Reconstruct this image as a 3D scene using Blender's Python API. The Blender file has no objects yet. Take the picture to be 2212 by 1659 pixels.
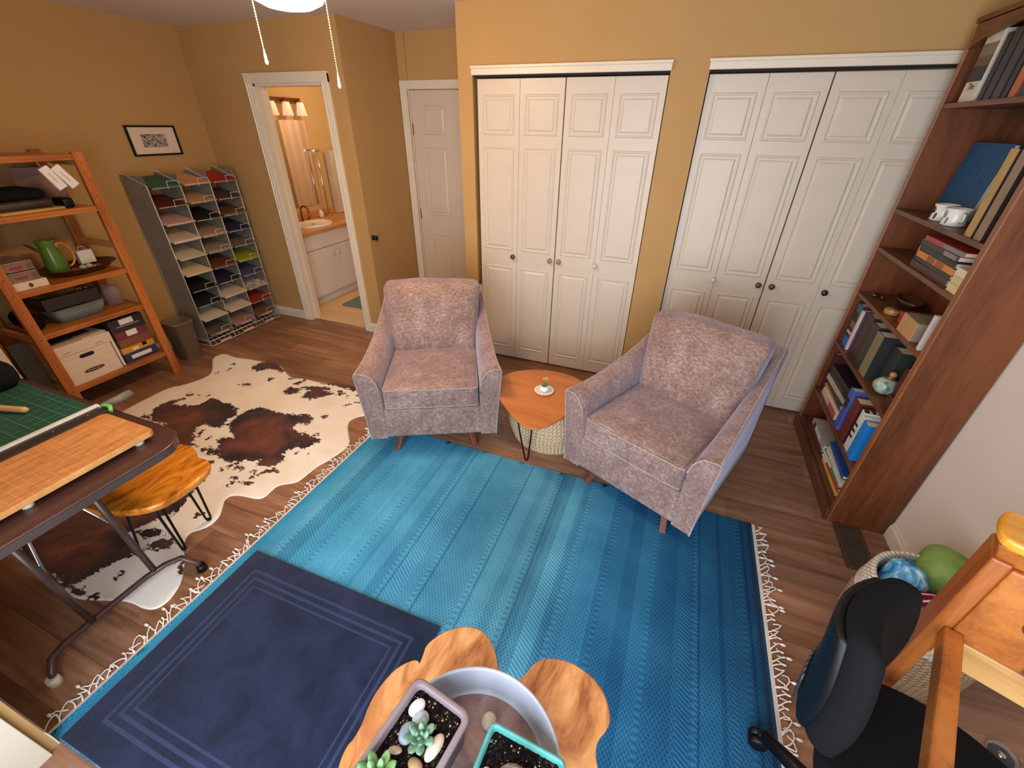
import bpy, math, random
from mathutils import Vector, Matrix, Euler, noise
random.seed(7)
PI = math.pi
SC = bpy.context.scene
COL = SC.collection

# ------------------------------------------------------------------ camera, world, lights, exposure
cam_d = bpy.data.cameras.new('camera')
cam = bpy.data.objects.new('camera', cam_d); COL.objects.link(cam)
cam.location = (1.4535, -3.0822, 1.7723)
cam.rotation_euler = (1.01960, -0.01285, 0.36877)
cam_d.sensor_fit = 'HORIZONTAL'; cam_d.sensor_width = 36.0
cam_d.lens = 908.81 / 2212 * 36.0
cam_d.clip_start = 0.02; cam_d.clip_end = 60
SC.camera = cam

world = bpy.data.worlds.new('world'); SC.world = world; world.use_nodes = True
bg = world.node_tree.nodes['Background']
bg.inputs[0].default_value = (0.62, 0.76, 1.0, 1); bg.inputs[1].default_value = 1.0

def area(name, loc, rot, sx, sy, e, col):
    l = bpy.data.lights.new(name, 'AREA'); l.shape = 'RECTANGLE'; l.size = sx; l.size_y = sy
    l.energy = e; l.color = col
    o = bpy.data.objects.new(name, l); o.location = loc; o.rotation_euler = rot; COL.objects.link(o); return o
# daylight coming in through the window behind the camera
area('window_daylight', (1.15, -3.64, 1.15), (math.radians(90), 0, 0), 2.2, 1.9, 98, (0.80, 0.88, 1.0))
# bathroom ceiling lamp light
def point(name, loc, e, col, r):
    l = bpy.data.lights.new(name, 'POINT'); l.energy = e; l.color = col; l.shadow_soft_size = r
    o = bpy.data.objects.new(name, l); o.location = loc; COL.objects.link(o); return o
point('bathroom_lamp_light', (-1.75, 1.15, 2.2), 17, (1.0, 0.78, 0.52), 0.12)

SC.view_settings.view_transform = 'Standard'; SC.view_settings.look = 'None'
SC.view_settings.exposure = 0.0; SC.view_settings.gamma = 1.0; SC.view_settings.use_curve_mapping = False

# ------------------------------------------------------------------ node helpers
def srgb(r, g=None, b=None):
    if g is None: r, g, b = r
    f = lambda c: (c / 255) / 12.92 if c / 255 <= 0.04045 else (((c / 255) + 0.055) / 1.055) ** 2.4
    return (f(r), f(g), f(b), 1.0)

class NT:
    def __init__(s, name, rough=0.5, metal=0.0, spec=0.5):
        s.m = bpy.data.materials.new(name); s.m.use_nodes = True
        s.t = s.m.node_tree; s.b = s.t.nodes['Principled BSDF']
        s.b.inputs['Roughness'].default_value = rough
        s.b.inputs['Metallic'].default_value = metal
        s.b.inputs['Specular IOR Level'].default_value = spec
        s.tc = s.t.nodes.new('ShaderNodeTexCoord'); s.P = s.tc.outputs['Object']
    def new(s, k): return s.t.nodes.new(k)
    def link(s, a, b): s.t.links.new(a, b)
    def put(s, sock, v):
        if isinstance(v, bpy.types.NodeSocket): s.link(v, sock)
        else: sock.default_value = v
    def m_(s, op, a, b=0.0, c=0.0, clamp=False):
        n = s.new('ShaderNodeMath'); n.operation = op; n.use_clamp = clamp
        s.put(n.inputs[0], a); s.put(n.inputs[1], b); s.put(n.inputs[2], c); return n.outputs[0]
    def xyz(s, v=None):
        n = s.new('ShaderNodeSeparateXYZ'); s.link(v or s.P, n.inputs[0]); return n.outputs
    def comb(s, x=0., y=0., z=0.):
        n = s.new('ShaderNodeCombineXYZ'); s.put(n.inputs[0], x); s.put(n.inputs[1], y); s.put(n.inputs[2], z); return n.outputs[0]
    def map(s, sc=(1, 1, 1), loc=(0, 0, 0), rot=(0, 0, 0), v=None):
        n = s.new('ShaderNodeMapping'); s.link(v or s.P, n.inputs[0])
        n.inputs['Scale'].default_value = sc; n.inputs['Location'].default_value = loc; n.inputs['Rotation'].default_value = rot
        return n.outputs[0]
    def noise(s, scale=5., detail=3., v=None, rough=0.5, dist=0.0):
        n = s.new('ShaderNodeTexNoise'); s.link(v or s.P, n.inputs['Vector'])
        n.inputs['Scale'].default_value = scale; n.inputs['Detail'].default_value = detail
        n.inputs['Roughness'].default_value = rough; n.inputs['Distortion'].default_value = dist
        return n.outputs['Fac']
    def vor(s, scale=5., v=None, out='Distance'):
        n = s.new('ShaderNodeTexVoronoi'); s.link(v or s.P, n.inputs['Vector']); n.inputs['Scale'].default_value = scale
        return n.outputs[out]
    def ramp(s, fac, stops, mode='LINEAR'):
        n = s.new('ShaderNodeValToRGB'); s.put(n.inputs[0], fac); n.color_ramp.interpolation = mode
        e = n.color_ramp.elements
        while len(e) > 1: e.remove(e[-1])
        e[0].position = stops[0][0]; e[0].color = stops[0][1]
        for p, c in stops[1:]:
            k = e.new(p); k.color = c
        return n.outputs[0]
    def mix(s, f, a, b, mode='MIX'):
        n = s.new('ShaderNodeMix'); n.data_type = 'RGBA'; n.blend_type = mode
        s.put(n.inputs[0], f); s.put(n.inputs[6], a); s.put(n.inputs[7], b); return n.outputs[2]
    def bump(s, h, st=0.2, d=0.002):
        n = s.new('ShaderNodeBump'); n.inputs['Strength'].default_value = st; n.inputs['Distance'].default_value = d
        s.link(h, n.inputs['Height']); s.link(n.outputs[0], s.b.inputs['Normal'])
    def col(s, c): s.put(s.b.inputs['Base Color'], c); return s
    def lines(s, x, sp, w):   # 1 on thin lines every sp metres
        f = s.m_('FRACT', s.m_('DIVIDE', x, sp)); f = s.m_('ABSOLUTE', s.m_('SUBTRACT', f, 0.5))
        return s.m_('GREATER_THAN', f, 0.5 - w / sp / 2)

_mc = {}
def plain(name, c, rough=0.5, metal=0.0, var=0.12, bump=0.0, spec=0.5, sc=9.0):
    if name in _mc: return _mc[name]
    n = NT(name, rough, metal, spec); c = srgb(c)
    d = tuple(x * (1 - var) for x in c[:3]) + (1,); e = tuple(min(1, x * (1 + var)) for x in c[:3]) + (1,)
    f = n.noise(sc, 4)
    n.col(n.ramp(f, [(0.3, d), (0.7, e)]))
    if bump: n.bump(n.noise(sc * 25, 3), bump, 0.002)
    _mc[name] = n.m; return n.m

def wood(name, c1, c2, axis='x', scale=1.0, rough=0.4, ring=9.0, knots=False, c3=None):
    if name in _mc: return _mc[name]
    n = NT(name, rough)
    k = {'x': (0.12, 1, 1), 'y': (1, 0.12, 1), 'z': (1, 1, 0.12)}[axis]
    v = n.map(tuple(q * ring * scale for q in k))
    f = n.noise(1.0, 6, v, 0.6, 0.6)
    v2 = n.map(tuple(q * ring * 9 * scale for q in k))
    g = n.noise(1.0, 4, v2, 0.6)
    f2 = n.m_('ADD', n.m_('MULTIPLY', f, 0.72), n.m_('MULTIPLY', g, 0.28))
    c = n.ramp(f2, [(0.36, srgb(c1)), (0.62, srgb(c2))])
    if knots:
        d = n.vor(3.2 * scale, n.map(tuple(q if q == 1 else 0.45 for q in k)))
        kf = n.ramp(d, [(0.035, (1, 1, 1, 1)), (0.075, (0, 0, 0, 1))])
        c = n.mix(kf, c, srgb(c3 or tuple(int(q * 0.5) for q in c1)))
    n.col(c); n.bump(g, 0.12, 0.001)
    _mc[name] = n.m; return n.m

def emis(name, c, st):
    n = NT(name); n.col(srgb(c)); n.b.inputs['Emission Color'].default_value = srgb(c); n.b.inputs['Emission Strength'].default_value = st
    return n.m

# ------------------------------------------------------------------ mesh helpers
class MB:
    def __init__(s): s.v = []; s.f = []; s.sm = []; s.M = None
    def add(s, vs, fs, sm=False, M=None):
        o = len(s.v); M = M or s.M
        for p in vs:
            p = Vector(p); s.v.append(tuple(M @ p) if M else tuple(p))
        for f in fs: s.f.append([i + o for i in f]); s.sm.append(sm)
        return s
    def box(s, x0, x1, y0, y1, z0, z1, M=None):
        if x0 > x1: x0, x1 = x1, x0
        if y0 > y1: y0, y1 = y1, y0
        if z0 > z1: z0, z1 = z1, z0
        v = [(x0, y0, z0), (x1, y0, z0), (x1, y1, z0), (x0, y1, z0), (x0, y0, z1), (x1, y0, z1), (x1, y1, z1), (x0, y1, z1)]
        return s.add(v, [(0, 3, 2, 1), (4, 5, 6, 7), (0, 1, 5, 4), (1, 2, 6, 5), (2, 3, 7, 6), (3, 0, 4, 7)], False, M)
    def loft(s, rings, closed=True, caps=True, sm=True, M=None, loop=False):
        n = len(rings[0]); vs = [p for r in rings for p in r]; fs = []
        R = len(rings)
        for i in range(R if loop else R - 1):
            a, b = i * n, ((i + 1) % R) * n
            for j in range(n if closed else n - 1):
                k = (j + 1) % n; fs.append((a + j, a + k, b + k, b + j))
        s.add(vs, fs, sm, M)
        if caps and not loop:
            s.add(rings[0], [tuple(reversed(range(n)))], False, M); s.add(rings[-1], [tuple(range(n))], False, M)
        return s
    def prism(s, poly, z0, z1, M=None, sm=False):
        return s.loft([[(x, y, z0) for x, y in poly], [(x, y, z1) for x, y in poly]], True, True, sm, M)
    def tube(s, pts, r, n=8, loop=False, M=None, caps=True):
        pts = [Vector(p) for p in pts]; rings = []; N = len(pts); up = None
        rr = r if isinstance(r, (list, tuple)) else [r] * N
        for i, p in enumerate(pts):
            if loop: t = pts[(i + 1) % N] - pts[i - 1]
            else: t = pts[min(i + 1, N - 1)] - pts[max(i - 1, 0)]
            if t.length < 1e-9: t = Vector((0, 0, 1))
            t.normalize()
            if up is None: up = Vector((0, 0, 1)) if abs(t.z) < 0.9 else Vector((1, 0, 0))
            a = t.cross(up)
            if a.length < 1e-6: a = t.orthogonal()
            a.normalize(); b = a.cross(t).normalized(); up = b
            rings.append([tuple(p + a * math.cos(q) * rr[i] + b * math.sin(q) * rr[i]) for q in [2 * PI * j / n for j in range(n)]])
        return s.loft(rings, True, caps, True, M, loop)
    def lathe(s, prof, n=24, M=None, sm=True, sx=1.0, sy=1.0):
        rings = [[(r * math.cos(2 * PI * j / n) * sx, r * math.sin(2 * PI * j / n) * sy, z) for j in range(n)] for r, z in prof]
        return s.loft(rings, True, False, sm, M)
    def cyl(s, x, y, z0, z1, r, n=20, r2=None, M=None):
        r2 = r if r2 is None else r2
        T = Matrix.Translation((x, y, 0)); T = (M @ T) if M else T
        rg = lambda q, z: [(q * math.cos(2 * PI * j / n), q * math.sin(2 * PI * j / n), z) for j in range(n)]
        return s.loft([rg(r, z0), rg(r2, z1)], True, True, True, T)
    def ball(s, c, r, n=14, sc=(1, 1, 1), M=None):
        T = Matrix.Translation(c); T = (M @ T) if M else T
        rings = [[(r * math.sin(a) * math.cos(2 * PI * j / n) * sc[0], r * math.sin(a) * math.sin(2 * PI * j / n) * sc[1], -r * math.cos(a) * sc[2]) for j in range(n)] for a in [PI * (0.02 + 0.96 * i / (n // 2)) for i in range(n // 2 + 1)]]
        return s.loft(rings, True, True, True, T)
    def grid(s, nx, ny, fn, sm=True, M=None):
        vs = [fn(i / nx, j / ny) for j in range(ny + 1) for i in range(nx + 1)]
        fs = [(j * (nx + 1) + i, j * (nx + 1) + i + 1, (j + 1) * (nx + 1) + i + 1, (j + 1) * (nx + 1) + i) for j in range(ny) for i in range(nx)]
        return s.add(vs, fs, sm, M)
    def rbox(s, c, h, r=0.03, puff=(0, 0, 0), n=8, M=None, warp=None):
        T = []
        for q in h:
            e = [-q, -q + r * 0.12, -q + r * 0.3, -q + r * 0.6, -q + r]; m = [(-q + r) + (2 * q - 2 * r) * i / n for i in range(1, n)]
            T.append(e + m + [-x for x in reversed(e)])
        def P(p):
            q = [max(-(h[i] - r), min(h[i] - r, p[i])) for i in range(3)]
            d = Vector([p[i] - q[i] for i in range(3)])
            if d.length > 1e-9: d = d.normalized() * r
            u = [p[i] / h[i] for i in range(3)]
            o = [q[i] + d[i] for i in range(3)]
            for i in range(3):
                a, b = [(1, 2), (0, 2), (0, 1)][i]
                w = (1 - min(1, abs(u[a])) ** 2.4) * (1 - min(1, abs(u[b])) ** 2.4)
                o[i] += puff[i] * w * (1 if o[i] > 0 else -1) * min(1, abs(u[i]) ** 2)
            o = Vector(o)
            if warp: o = Vector(warp(o))
            return tuple(o + Vector(c))
        for ax in range(3):
            a, b = [(1, 2), (2, 0), (0, 1)][ax]
            for sg in (-1, 1):
                A = T[a]; B = T[b]; vs = []
                for y in B:
                    for x in A:
                        p = [0, 0, 0]; p[ax] = sg * h[ax]; p[a] = x; p[b] = y; vs.append(P(p))
                w = len(A)
                fs = [(j * w + i, j * w + i + 1, (j + 1) * w + i + 1, (j + 1) * w + i) for j in range(len(B) - 1) for i in range(w - 1)]
                if sg < 0: fs = [tuple(reversed(f)) for f in fs]
                s.add(vs, fs, True, M)
        return s
    def build(s, name, mat, parent=None, bevel=0.0, weld=True, seg=2, loc=None, rot=None):
        import bmesh
        me = bpy.data.meshes.new(name); me.from_pydata(s.v, [], s.f)
        for p, q in zip(me.polygons, s.sm): p.use_smooth = q
        if weld:
            b = bmesh.new(); b.from_mesh(me); bmesh.ops.remove_doubles(b, verts=b.verts, dist=1e-6)
            bmesh.ops.recalc_face_normals(b, faces=b.faces); b.to_mesh(me); b.free()
        me.materials.append(mat)
        o = bpy.data.objects.new(name, me); COL.objects.link(o)
        if parent: o.parent = parent
        if loc: o.location = loc
        if rot: o.rotation_euler = rot
        if bevel:
            m = o.modifiers.new('bevel', 'BEVEL'); m.width = bevel; m.segments = seg; m.limit_method = 'ANGLE'; m.angle_limit = math.radians(40)
        return o

def tag(o, label=None, cat=None, group=None, kind=None):
    if label: o['label'] = label
    if cat: o['category'] = cat
    if group: o['group'] = group
    if kind: o['kind'] = kind
    return o
def thing(name, label, cat, loc=(0, 0, 0), rz=0.0, group=None, rot=None):
    o = bpy.data.objects.new(name, None); COL.objects.link(o); o.empty_display_size = 0.05
    o.location = loc; o.rotation_euler = rot or (0, 0, rz)
    return tag(o, label, cat, group)
def struct(o): o['kind'] = 'structure'; return o
def letter(txt, size, mat, parent, loc, rot, name='lettering', ext=0.0004):
    c = bpy.data.curves.new(name, 'FONT'); c.body = txt; c.size = size; c.extrude = ext; c.align_x = 'CENTER'; c.align_y = 'CENTER'
    t = bpy.data.objects.new(name + '_tmp', c); COL.objects.link(t)
    bpy.context.view_layer.update()
    me = bpy.data.meshes.new_from_object(t.evaluated_get(bpy.context.evaluated_depsgraph_get()))
    bpy.data.objects.remove(t)
    me.materials.clear(); me.materials.append(mat)
    o = bpy.data.objects.new(name, me); COL.objects.link(o); o.parent = parent; o.location = loc; o.rotation_euler = rot
    return o
def boxobj(name, mat, parent, x0, x1, y0, y1, z0, z1, bevel=0.0):
    return MB().box(x0, x1, y0, y1, z0, z1).build(name, mat, parent, bevel)
HIDE=[(-2.145,-.894),(-2.159,-.976),(-1.961,-1.125),(-1.885,-1.209),(-1.935,-1.377),(-2.01,-1.452),(-2.007,-1.592),(-2.006,-1.736),(-1.95,-1.95),(-1.72,-2.12),(-1.62,-2.4),(-1.5,-2.62),(-1.2,-2.72),(-.95,-2.72),(-.766,-2.756),(-.673,-2.765),(-.55,-2.723),(-.454,-2.685),(-.327,-2.685),(-.286,-2.645),(-.305,-2.573),(-.346,-2.519),(-.422,-2.457),(-.503,-2.406),(-.537,-2.37),(-.55,-2.339),(-.52,-2.312),(-.495,-2.271),(-.503,-2.213),(-.546,-2.162),(-.591,-2.113),(-.572,-2.076),(-.504,-2.06),(-.431,-2.052),(-.397,-2.031),(-.401,-1.974),(-.402,-1.924),(-.318,-1.875),(-.312,-1.803),(-.309,-1.717),(-.279,-1.651),(-.254,-1.485),(-.341,-1.401),(-.421,-1.313),(-.437,-1.25),(-.364,-1.166),(-.2,-1.15),(-.3,-1.0),(-.675,-.897),(-.836,-.903),(-.983,-.956),(-1.139,-.95),(-1.267,-.987),(-1.44,-.885),(-1.557,-.837),(-1.694,-.866),(-1.85,-.876),(-1.975,-.9),(-2.103,-.877)]
PATCH=[[(-1.766,-1.744),(-1.822,-1.692),(-1.836,-1.636),(-1.827,-1.585),(-1.765,-1.51),(-1.731,-1.521),(-1.76,-1.589),(-1.679,-1.588),(-1.677,-1.556),(-1.634,-1.569),(-1.573,-1.529),(-1.573,-1.449),(-1.541,-1.419),(-1.456,-1.449),(-1.375,-1.432),(-1.266,-1.466),(-1.214,-1.519),(-1.224,-1.582),(-1.18,-1.661),(-1.222,-1.678),(-1.313,-1.674),(-1.331,-1.709),(-1.296,-1.774),(-1.222,-1.82),(-1.208,-1.876),(-1.285,-1.895),(-1.377,-1.883),(-1.489,-1.799),(-1.581,-1.782),(-1.698,-1.788)],[(-1.171,-1.616),(-1.203,-1.5),(-1.183,-1.424),(-1.113,-1.38),(-.944,-1.387),(-.825,-1.361),(-.769,-1.324),(-.685,-1.348),(-.659,-1.408),(-.745,-1.443),(-.734,-1.493),(-.641,-1.509),(-.561,-1.502),(-.465,-1.514),(-.473,-1.567),(-.493,-1.623),(-.555,-1.636),(-.584,-1.671),(-.583,-1.717),(-.554,-1.728),(-.531,-1.785),(-.582,-1.838),(-.647,-1.853),(-.676,-1.811),(-.759,-1.844),(-.773,-1.871),(-.864,-1.897),(-.971,-1.873),(-1.022,-1.894),(-1.062,-1.864),(-1.0,-1.827),(-1.084,-1.777),(-1.082,-1.738),(-1.004,-1.719),(-1.091,-1.665)],[(-1.111,-1.872),(-1.073,-1.833),(-1.036,-1.854),(-1.066,-1.883)],[(-.974,-1.931),(-.936,-1.915),(-.905,-1.925),(-.918,-1.952)],[(-1.276,-1.766),(-1.28,-1.715),(-1.247,-1.728),(-1.228,-1.785)],[(-1.162,-1.796),(-1.159,-1.751),(-1.144,-1.77)],[(-.833,-1.959),(-.803,-1.916),(-.784,-1.854),(-.76,-1.866),(-.782,-1.918),(-.797,-1.966)],[(-.752,-1.927),(-.741,-1.891),(-.707,-1.888),(-.696,-1.92)],[(-.641,-1.898),(-.616,-1.872),(-.608,-1.895)],[(-.584,-1.901),(-.562,-1.84),(-.504,-1.827),(-.488,-1.852),(-.545,-1.88)],[(-.68,-2.038),(-.666,-1.998),(-.638,-1.992),(-.648,-2.035)],[(-.62,-1.999),(-.574,-1.957),(-.545,-1.955),(-.544,-1.983)],[(-.614,-1.953),(-.601,-1.918),(-.58,-1.924),(-.584,-1.956)],[(-.705,-1.985),(-.696,-1.966),(-.666,-1.969),(-.678,-1.988)],[(-.645,-2.269),(-.632,-2.235),(-.601,-2.227),(-.602,-2.264)],[(-.526,-1.683),(-.523,-1.658),(-.504,-1.668),(-.508,-1.687)],[(-.457,-1.661),(-.453,-1.641),(-.437,-1.658)],[(-.641,-1.509),(-.627,-1.483),(-.598,-1.504)],[(-.565,-1.497),(-.535,-1.459),(-.518,-1.472),(-.543,-1.501)],[(-.661,-1.309),(-.639,-1.278),(-.612,-1.297),(-.619,-1.328)],[(-.601,-1.14),(-.581,-1.108),(-.554,-1.11),(-.572,-1.144)],[(-.548,-1.092),(-.544,-1.052),(-.522,-1.068)],[(-.525,-1.069),(-.514,-1.052),(-.501,-1.067)],[(-1.15,-1.174),(-1.161,-1.09),(-1.049,-1.089),(-1.026,-1.124),(-1.073,-1.177)],[(-1.082,-1.067),(-1.054,-1.037),(-.95,-1.004),(-.849,-.98),(-.818,-1.003),(-.882,-1.029),(-.776,-1.038),(-.814,-1.105),(-.85,-1.136),(-.88,-1.173),(-.959,-1.164),(-.987,-1.107),(-.979,-1.069)],[(-1.169,-1.048),(-1.139,-.96),(-1.118,-.97),(-1.124,-1.047)],[(-1.278,-.998),(-1.251,-.977),(-1.21,-.983),(-1.252,-1.012)],[(-1.411,-1.081),(-1.418,-1.036),(-1.374,-1.037),(-1.376,-1.086)],[(-1.566,-1.22),(-1.503,-1.176),(-1.461,-1.186),(-1.471,-1.214)],[(-1.889,-1.161),(-1.885,-1.129),(-1.855,-1.147),(-1.86,-1.169)],[(-1.846,-1.093),(-1.845,-1.036),(-1.824,-1.053),(-1.826,-1.099)],[(-1.902,-1.0),(-1.884,-.971),(-1.867,-1.007)],[(-1.702,-.981),(-1.69,-.89),(-1.643,-.827),(-1.499,-.855),(-1.396,-.917),(-1.383,-.942),(-1.472,-.928),(-1.549,-.949),(-1.595,-1.009)],[(-1.794,-1.472),(-1.785,-1.443),(-1.743,-1.451),(-1.749,-1.487)],[(-1.709,-1.463),(-1.701,-1.442),(-1.676,-1.466)],[(-1.629,-1.438),(-1.632,-1.394),(-1.609,-1.422)],[(-.978,-.96),(-.877,-.909),(-.687,-.859),(-.608,-.917),(-.662,-.957),(-.781,-.943)],[(-.771,-1.001),(-.751,-.979),(-.705,-1.009),(-.715,-1.048)],[(-.676,-1.031),(-.655,-1.006),(-.644,-1.044)],[(-.605,-1.002),(-.591,-.98),(-.567,-1.004)],[(-1.81,-1.791),(-1.802,-1.759),(-1.759,-1.756),(-1.726,-1.785)],[(-1.633,-1.748),(-1.51,-1.754),(-1.263,-1.837),(-1.132,-1.857),(-1.224,-1.894),(-1.37,-1.88)],[(-1.411,-2.518),(-1.332,-2.487),(-1.025,-2.526),(-.983,-2.446),(-.753,-2.477),(-.67,-2.528),(-.716,-2.6),(-.731,-2.657),(-.756,-2.716),(-.764,-2.755),(-.896,-2.723),(-1.012,-2.769),(-1.24,-2.699)],[(-.752,-2.727),(-.687,-2.717),(-.655,-2.735),(-.679,-2.756),(-.723,-2.75)],[(-.638,-2.735),(-.604,-2.71),(-.585,-2.726),(-.614,-2.739)],[(-.622,-2.639),(-.633,-2.606),(-.607,-2.616),(-.605,-2.642)],[(-.42,-2.496),(-.444,-2.452),(-.358,-2.509),(-.37,-2.526)],[(-.669,-2.486),(-.652,-2.422),(-.578,-2.392),(-.542,-2.436),(-.615,-2.479)],[(-.812,-2.441),(-.734,-2.379),(-.648,-2.39),(-.704,-2.443)],[(-1.7,-2.0),(-1.2,-1.9),(-.85,-2.0),(-.75,-2.25),(-.85,-2.5),(-1.2,-2.62),(-1.5,-2.4)]]
# ------------------------------------------------------------------ materials
def wallmat(name, c, var=0.03):
    n = NT(name, 0.75, 0, 0.25); f = n.noise(2.2, 3)
    a = srgb(c); n.col(n.ramp(f, [(0.3, tuple(x * (1 - var) for x in a[:3]) + (1,)), (0.7, tuple(min(1, x * (1 + var)) for x in a[:3]) + (1,))]))
    n.bump(n.noise(160, 3), 0.10, 0.001); return n.m
M_WALL = wallmat('tan_wall_paint', (184, 146, 92))
M_WALLR = wallmat('right_wall_pale', (228, 218, 206))  # paler and greyer than the tan walls
M_CEIL = wallmat('ceiling_paint', (222, 208, 196))
M_BATHW = wallmat('bathroom_wall_paint', (204, 168, 112))
M_WHITE = plain('white_door_paint', (208, 194, 174), 0.38, var=0.02, bump=0.03)
M_TRIM = plain('white_trim_paint', (222, 210, 188), 0.35, var=0.02)
M_DARK = plain('dark_gap', (22, 16, 12), 0.8)
M_BRONZE = plain('bronze_knob', (70, 48, 36), 0.3, 0.7)
M_BRASS = plain('aged_brass', (150, 110, 60), 0.35, 0.8)
M_BLACKM = plain('black_metal', (26, 24, 24), 0.4, 0.6)
M_CHROME = plain('chrome', (200, 200, 200), 0.15, 1.0, var=0.02)
M_BLACKP = plain('black_plastic', (9, 9, 10), 0.42, spec=0.3)
M_BLACKF = plain('black_fabric', (14, 13, 15), 0.9, bump=0.2, spec=0.2)
M_PAPER = plain('white_paper', (232, 226, 214), 0.7, var=0.03)
M_WIRE = plain('white_wire', (225, 220, 205), 0.4, var=0.02)

def floor_mat():
    n = NT('wood_plank_floor', 0.42)
    X = n.xyz()
    br = n.new('ShaderNodeTexBrick'); n.link(n.P, br.inputs['Vector'])
    br.offset = 0.37; br.offset_frequency = 2
    br.inputs['Scale'].default_value = 1.0; br.inputs['Brick Width'].default_value = 1.22; br.inputs['Row Height'].default_value = 0.152
    br.inputs['Mortar Size'].default_value = 0.0011; br.inputs['Mortar Smooth'].default_value = 0.3; br.inputs['Bias'].default_value = 0.0
    br.inputs['Color1'].default_value = (0, 0, 0, 1); br.inputs['Color2'].default_value = (1, 1, 1, 1); br.inputs['Mortar'].default_value = (0.5, 0.5, 0.5, 1)
    row = n.m_('FLOOR', n.m_('DIVIDE', X[1], 0.152))
    off = n.m_('MULTIPLY', row, 3.7)
    v = n.comb(n.m_('ADD', n.m_('MULTIPLY', X[0], 0.9), off), n.m_('MULTIPLY', X[1], 9.0), row)
    g1 = n.noise(1.6, 6, v, 0.62, 0.8)
    v2 = n.comb(n.m_('ADD', n.m_('MULTIPLY', X[0], 3.0), off), n.m_('MULTIPLY', X[1], 60.0), row)
    g2 = n.noise(1.0, 3, v2, 0.6)
    f = n.m_('ADD', n.m_('MULTIPLY', g1, 0.75), n.m_('MULTIPLY', g2, 0.25))
    c = n.ramp(f, [(0.30, srgb(116, 80, 58)), (0.5, srgb(160, 120, 92)), (0.68, srgb(192, 152, 124))])
    sep = n.new('ShaderNodeSeparateColor'); n.link(br.outputs['Color'], sep.inputs[0])
    tint = n.ramp(sep.outputs[0], [(0.0, srgb(205, 195, 190)), (1.0, srgb(255, 246, 238))])
    c = n.mix(1.0, c, tint, 'MULTIPLY')
    c = n.mix(n.m_('MULTIPLY', br.outputs['Fac'], 0.6), c, srgb(58, 38, 28))
    n.col(c); n.bump(n.m_('ADD', n.m_('MULTIPLY', g2, 0.5), n.m_('MULTIPLY', br.outputs['Fac'], -0.8)), 0.15, 0.001)
    return n.m
M_FLOOR = floor_mat()

def velvet(dark=1.0):
    n = NT('chenille_velvet', 0.6, 0, 0.2)
    a = n.noise(1.0, 3, n.map((210, 210, 50)), 0.75); b = n.noise(1.0, 3, n.map((46, 46, 230)), 0.75); c = n.noise(1.0, 3, n.map((46, 210, 46)), 0.75)
    w = n.m_('MULTIPLY', n.m_('ADD', a, n.m_('ADD', b, c)), 0.3333)
    big = n.noise(6, 4, n.map((1, 1, .7)), 0.6, 0.6)
    f = n.m_('ADD', n.m_('MULTIPLY', n.m_('ADD', n.m_('MULTIPLY', n.m_('SUBTRACT', w, .5), 1.25), .5), 0.74), n.m_('MULTIPLY', big, 0.26))
    n.col(n.ramp(f, [(0.34, srgb(88, 64, 54)), (0.5, srgb(138, 109, 97)), (0.70, srgb(206, 186, 178))]))
    n.b.inputs['Sheen Weight'].default_value = 0.55; n.b.inputs['Sheen Roughness'].default_value = 0.5
    n.b.inputs['Sheen Tint'].default_value = (0.72, 0.77, 1.0, 1)
    n.bump(w, 0.35, 0.003); return n.m
M_VELVET = velvet()
def pipingm():
    n = NT('velvet_piping', 0.6, 0, 0.2); n.col(n.ramp(n.noise(120, 3), [(0.3, srgb(128, 108, 102)), (0.7, srgb(176, 158, 152))]))
    n.b.inputs['Sheen Weight'].default_value = 0.5; return n.m
M_PIPING = pipingm()

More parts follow.
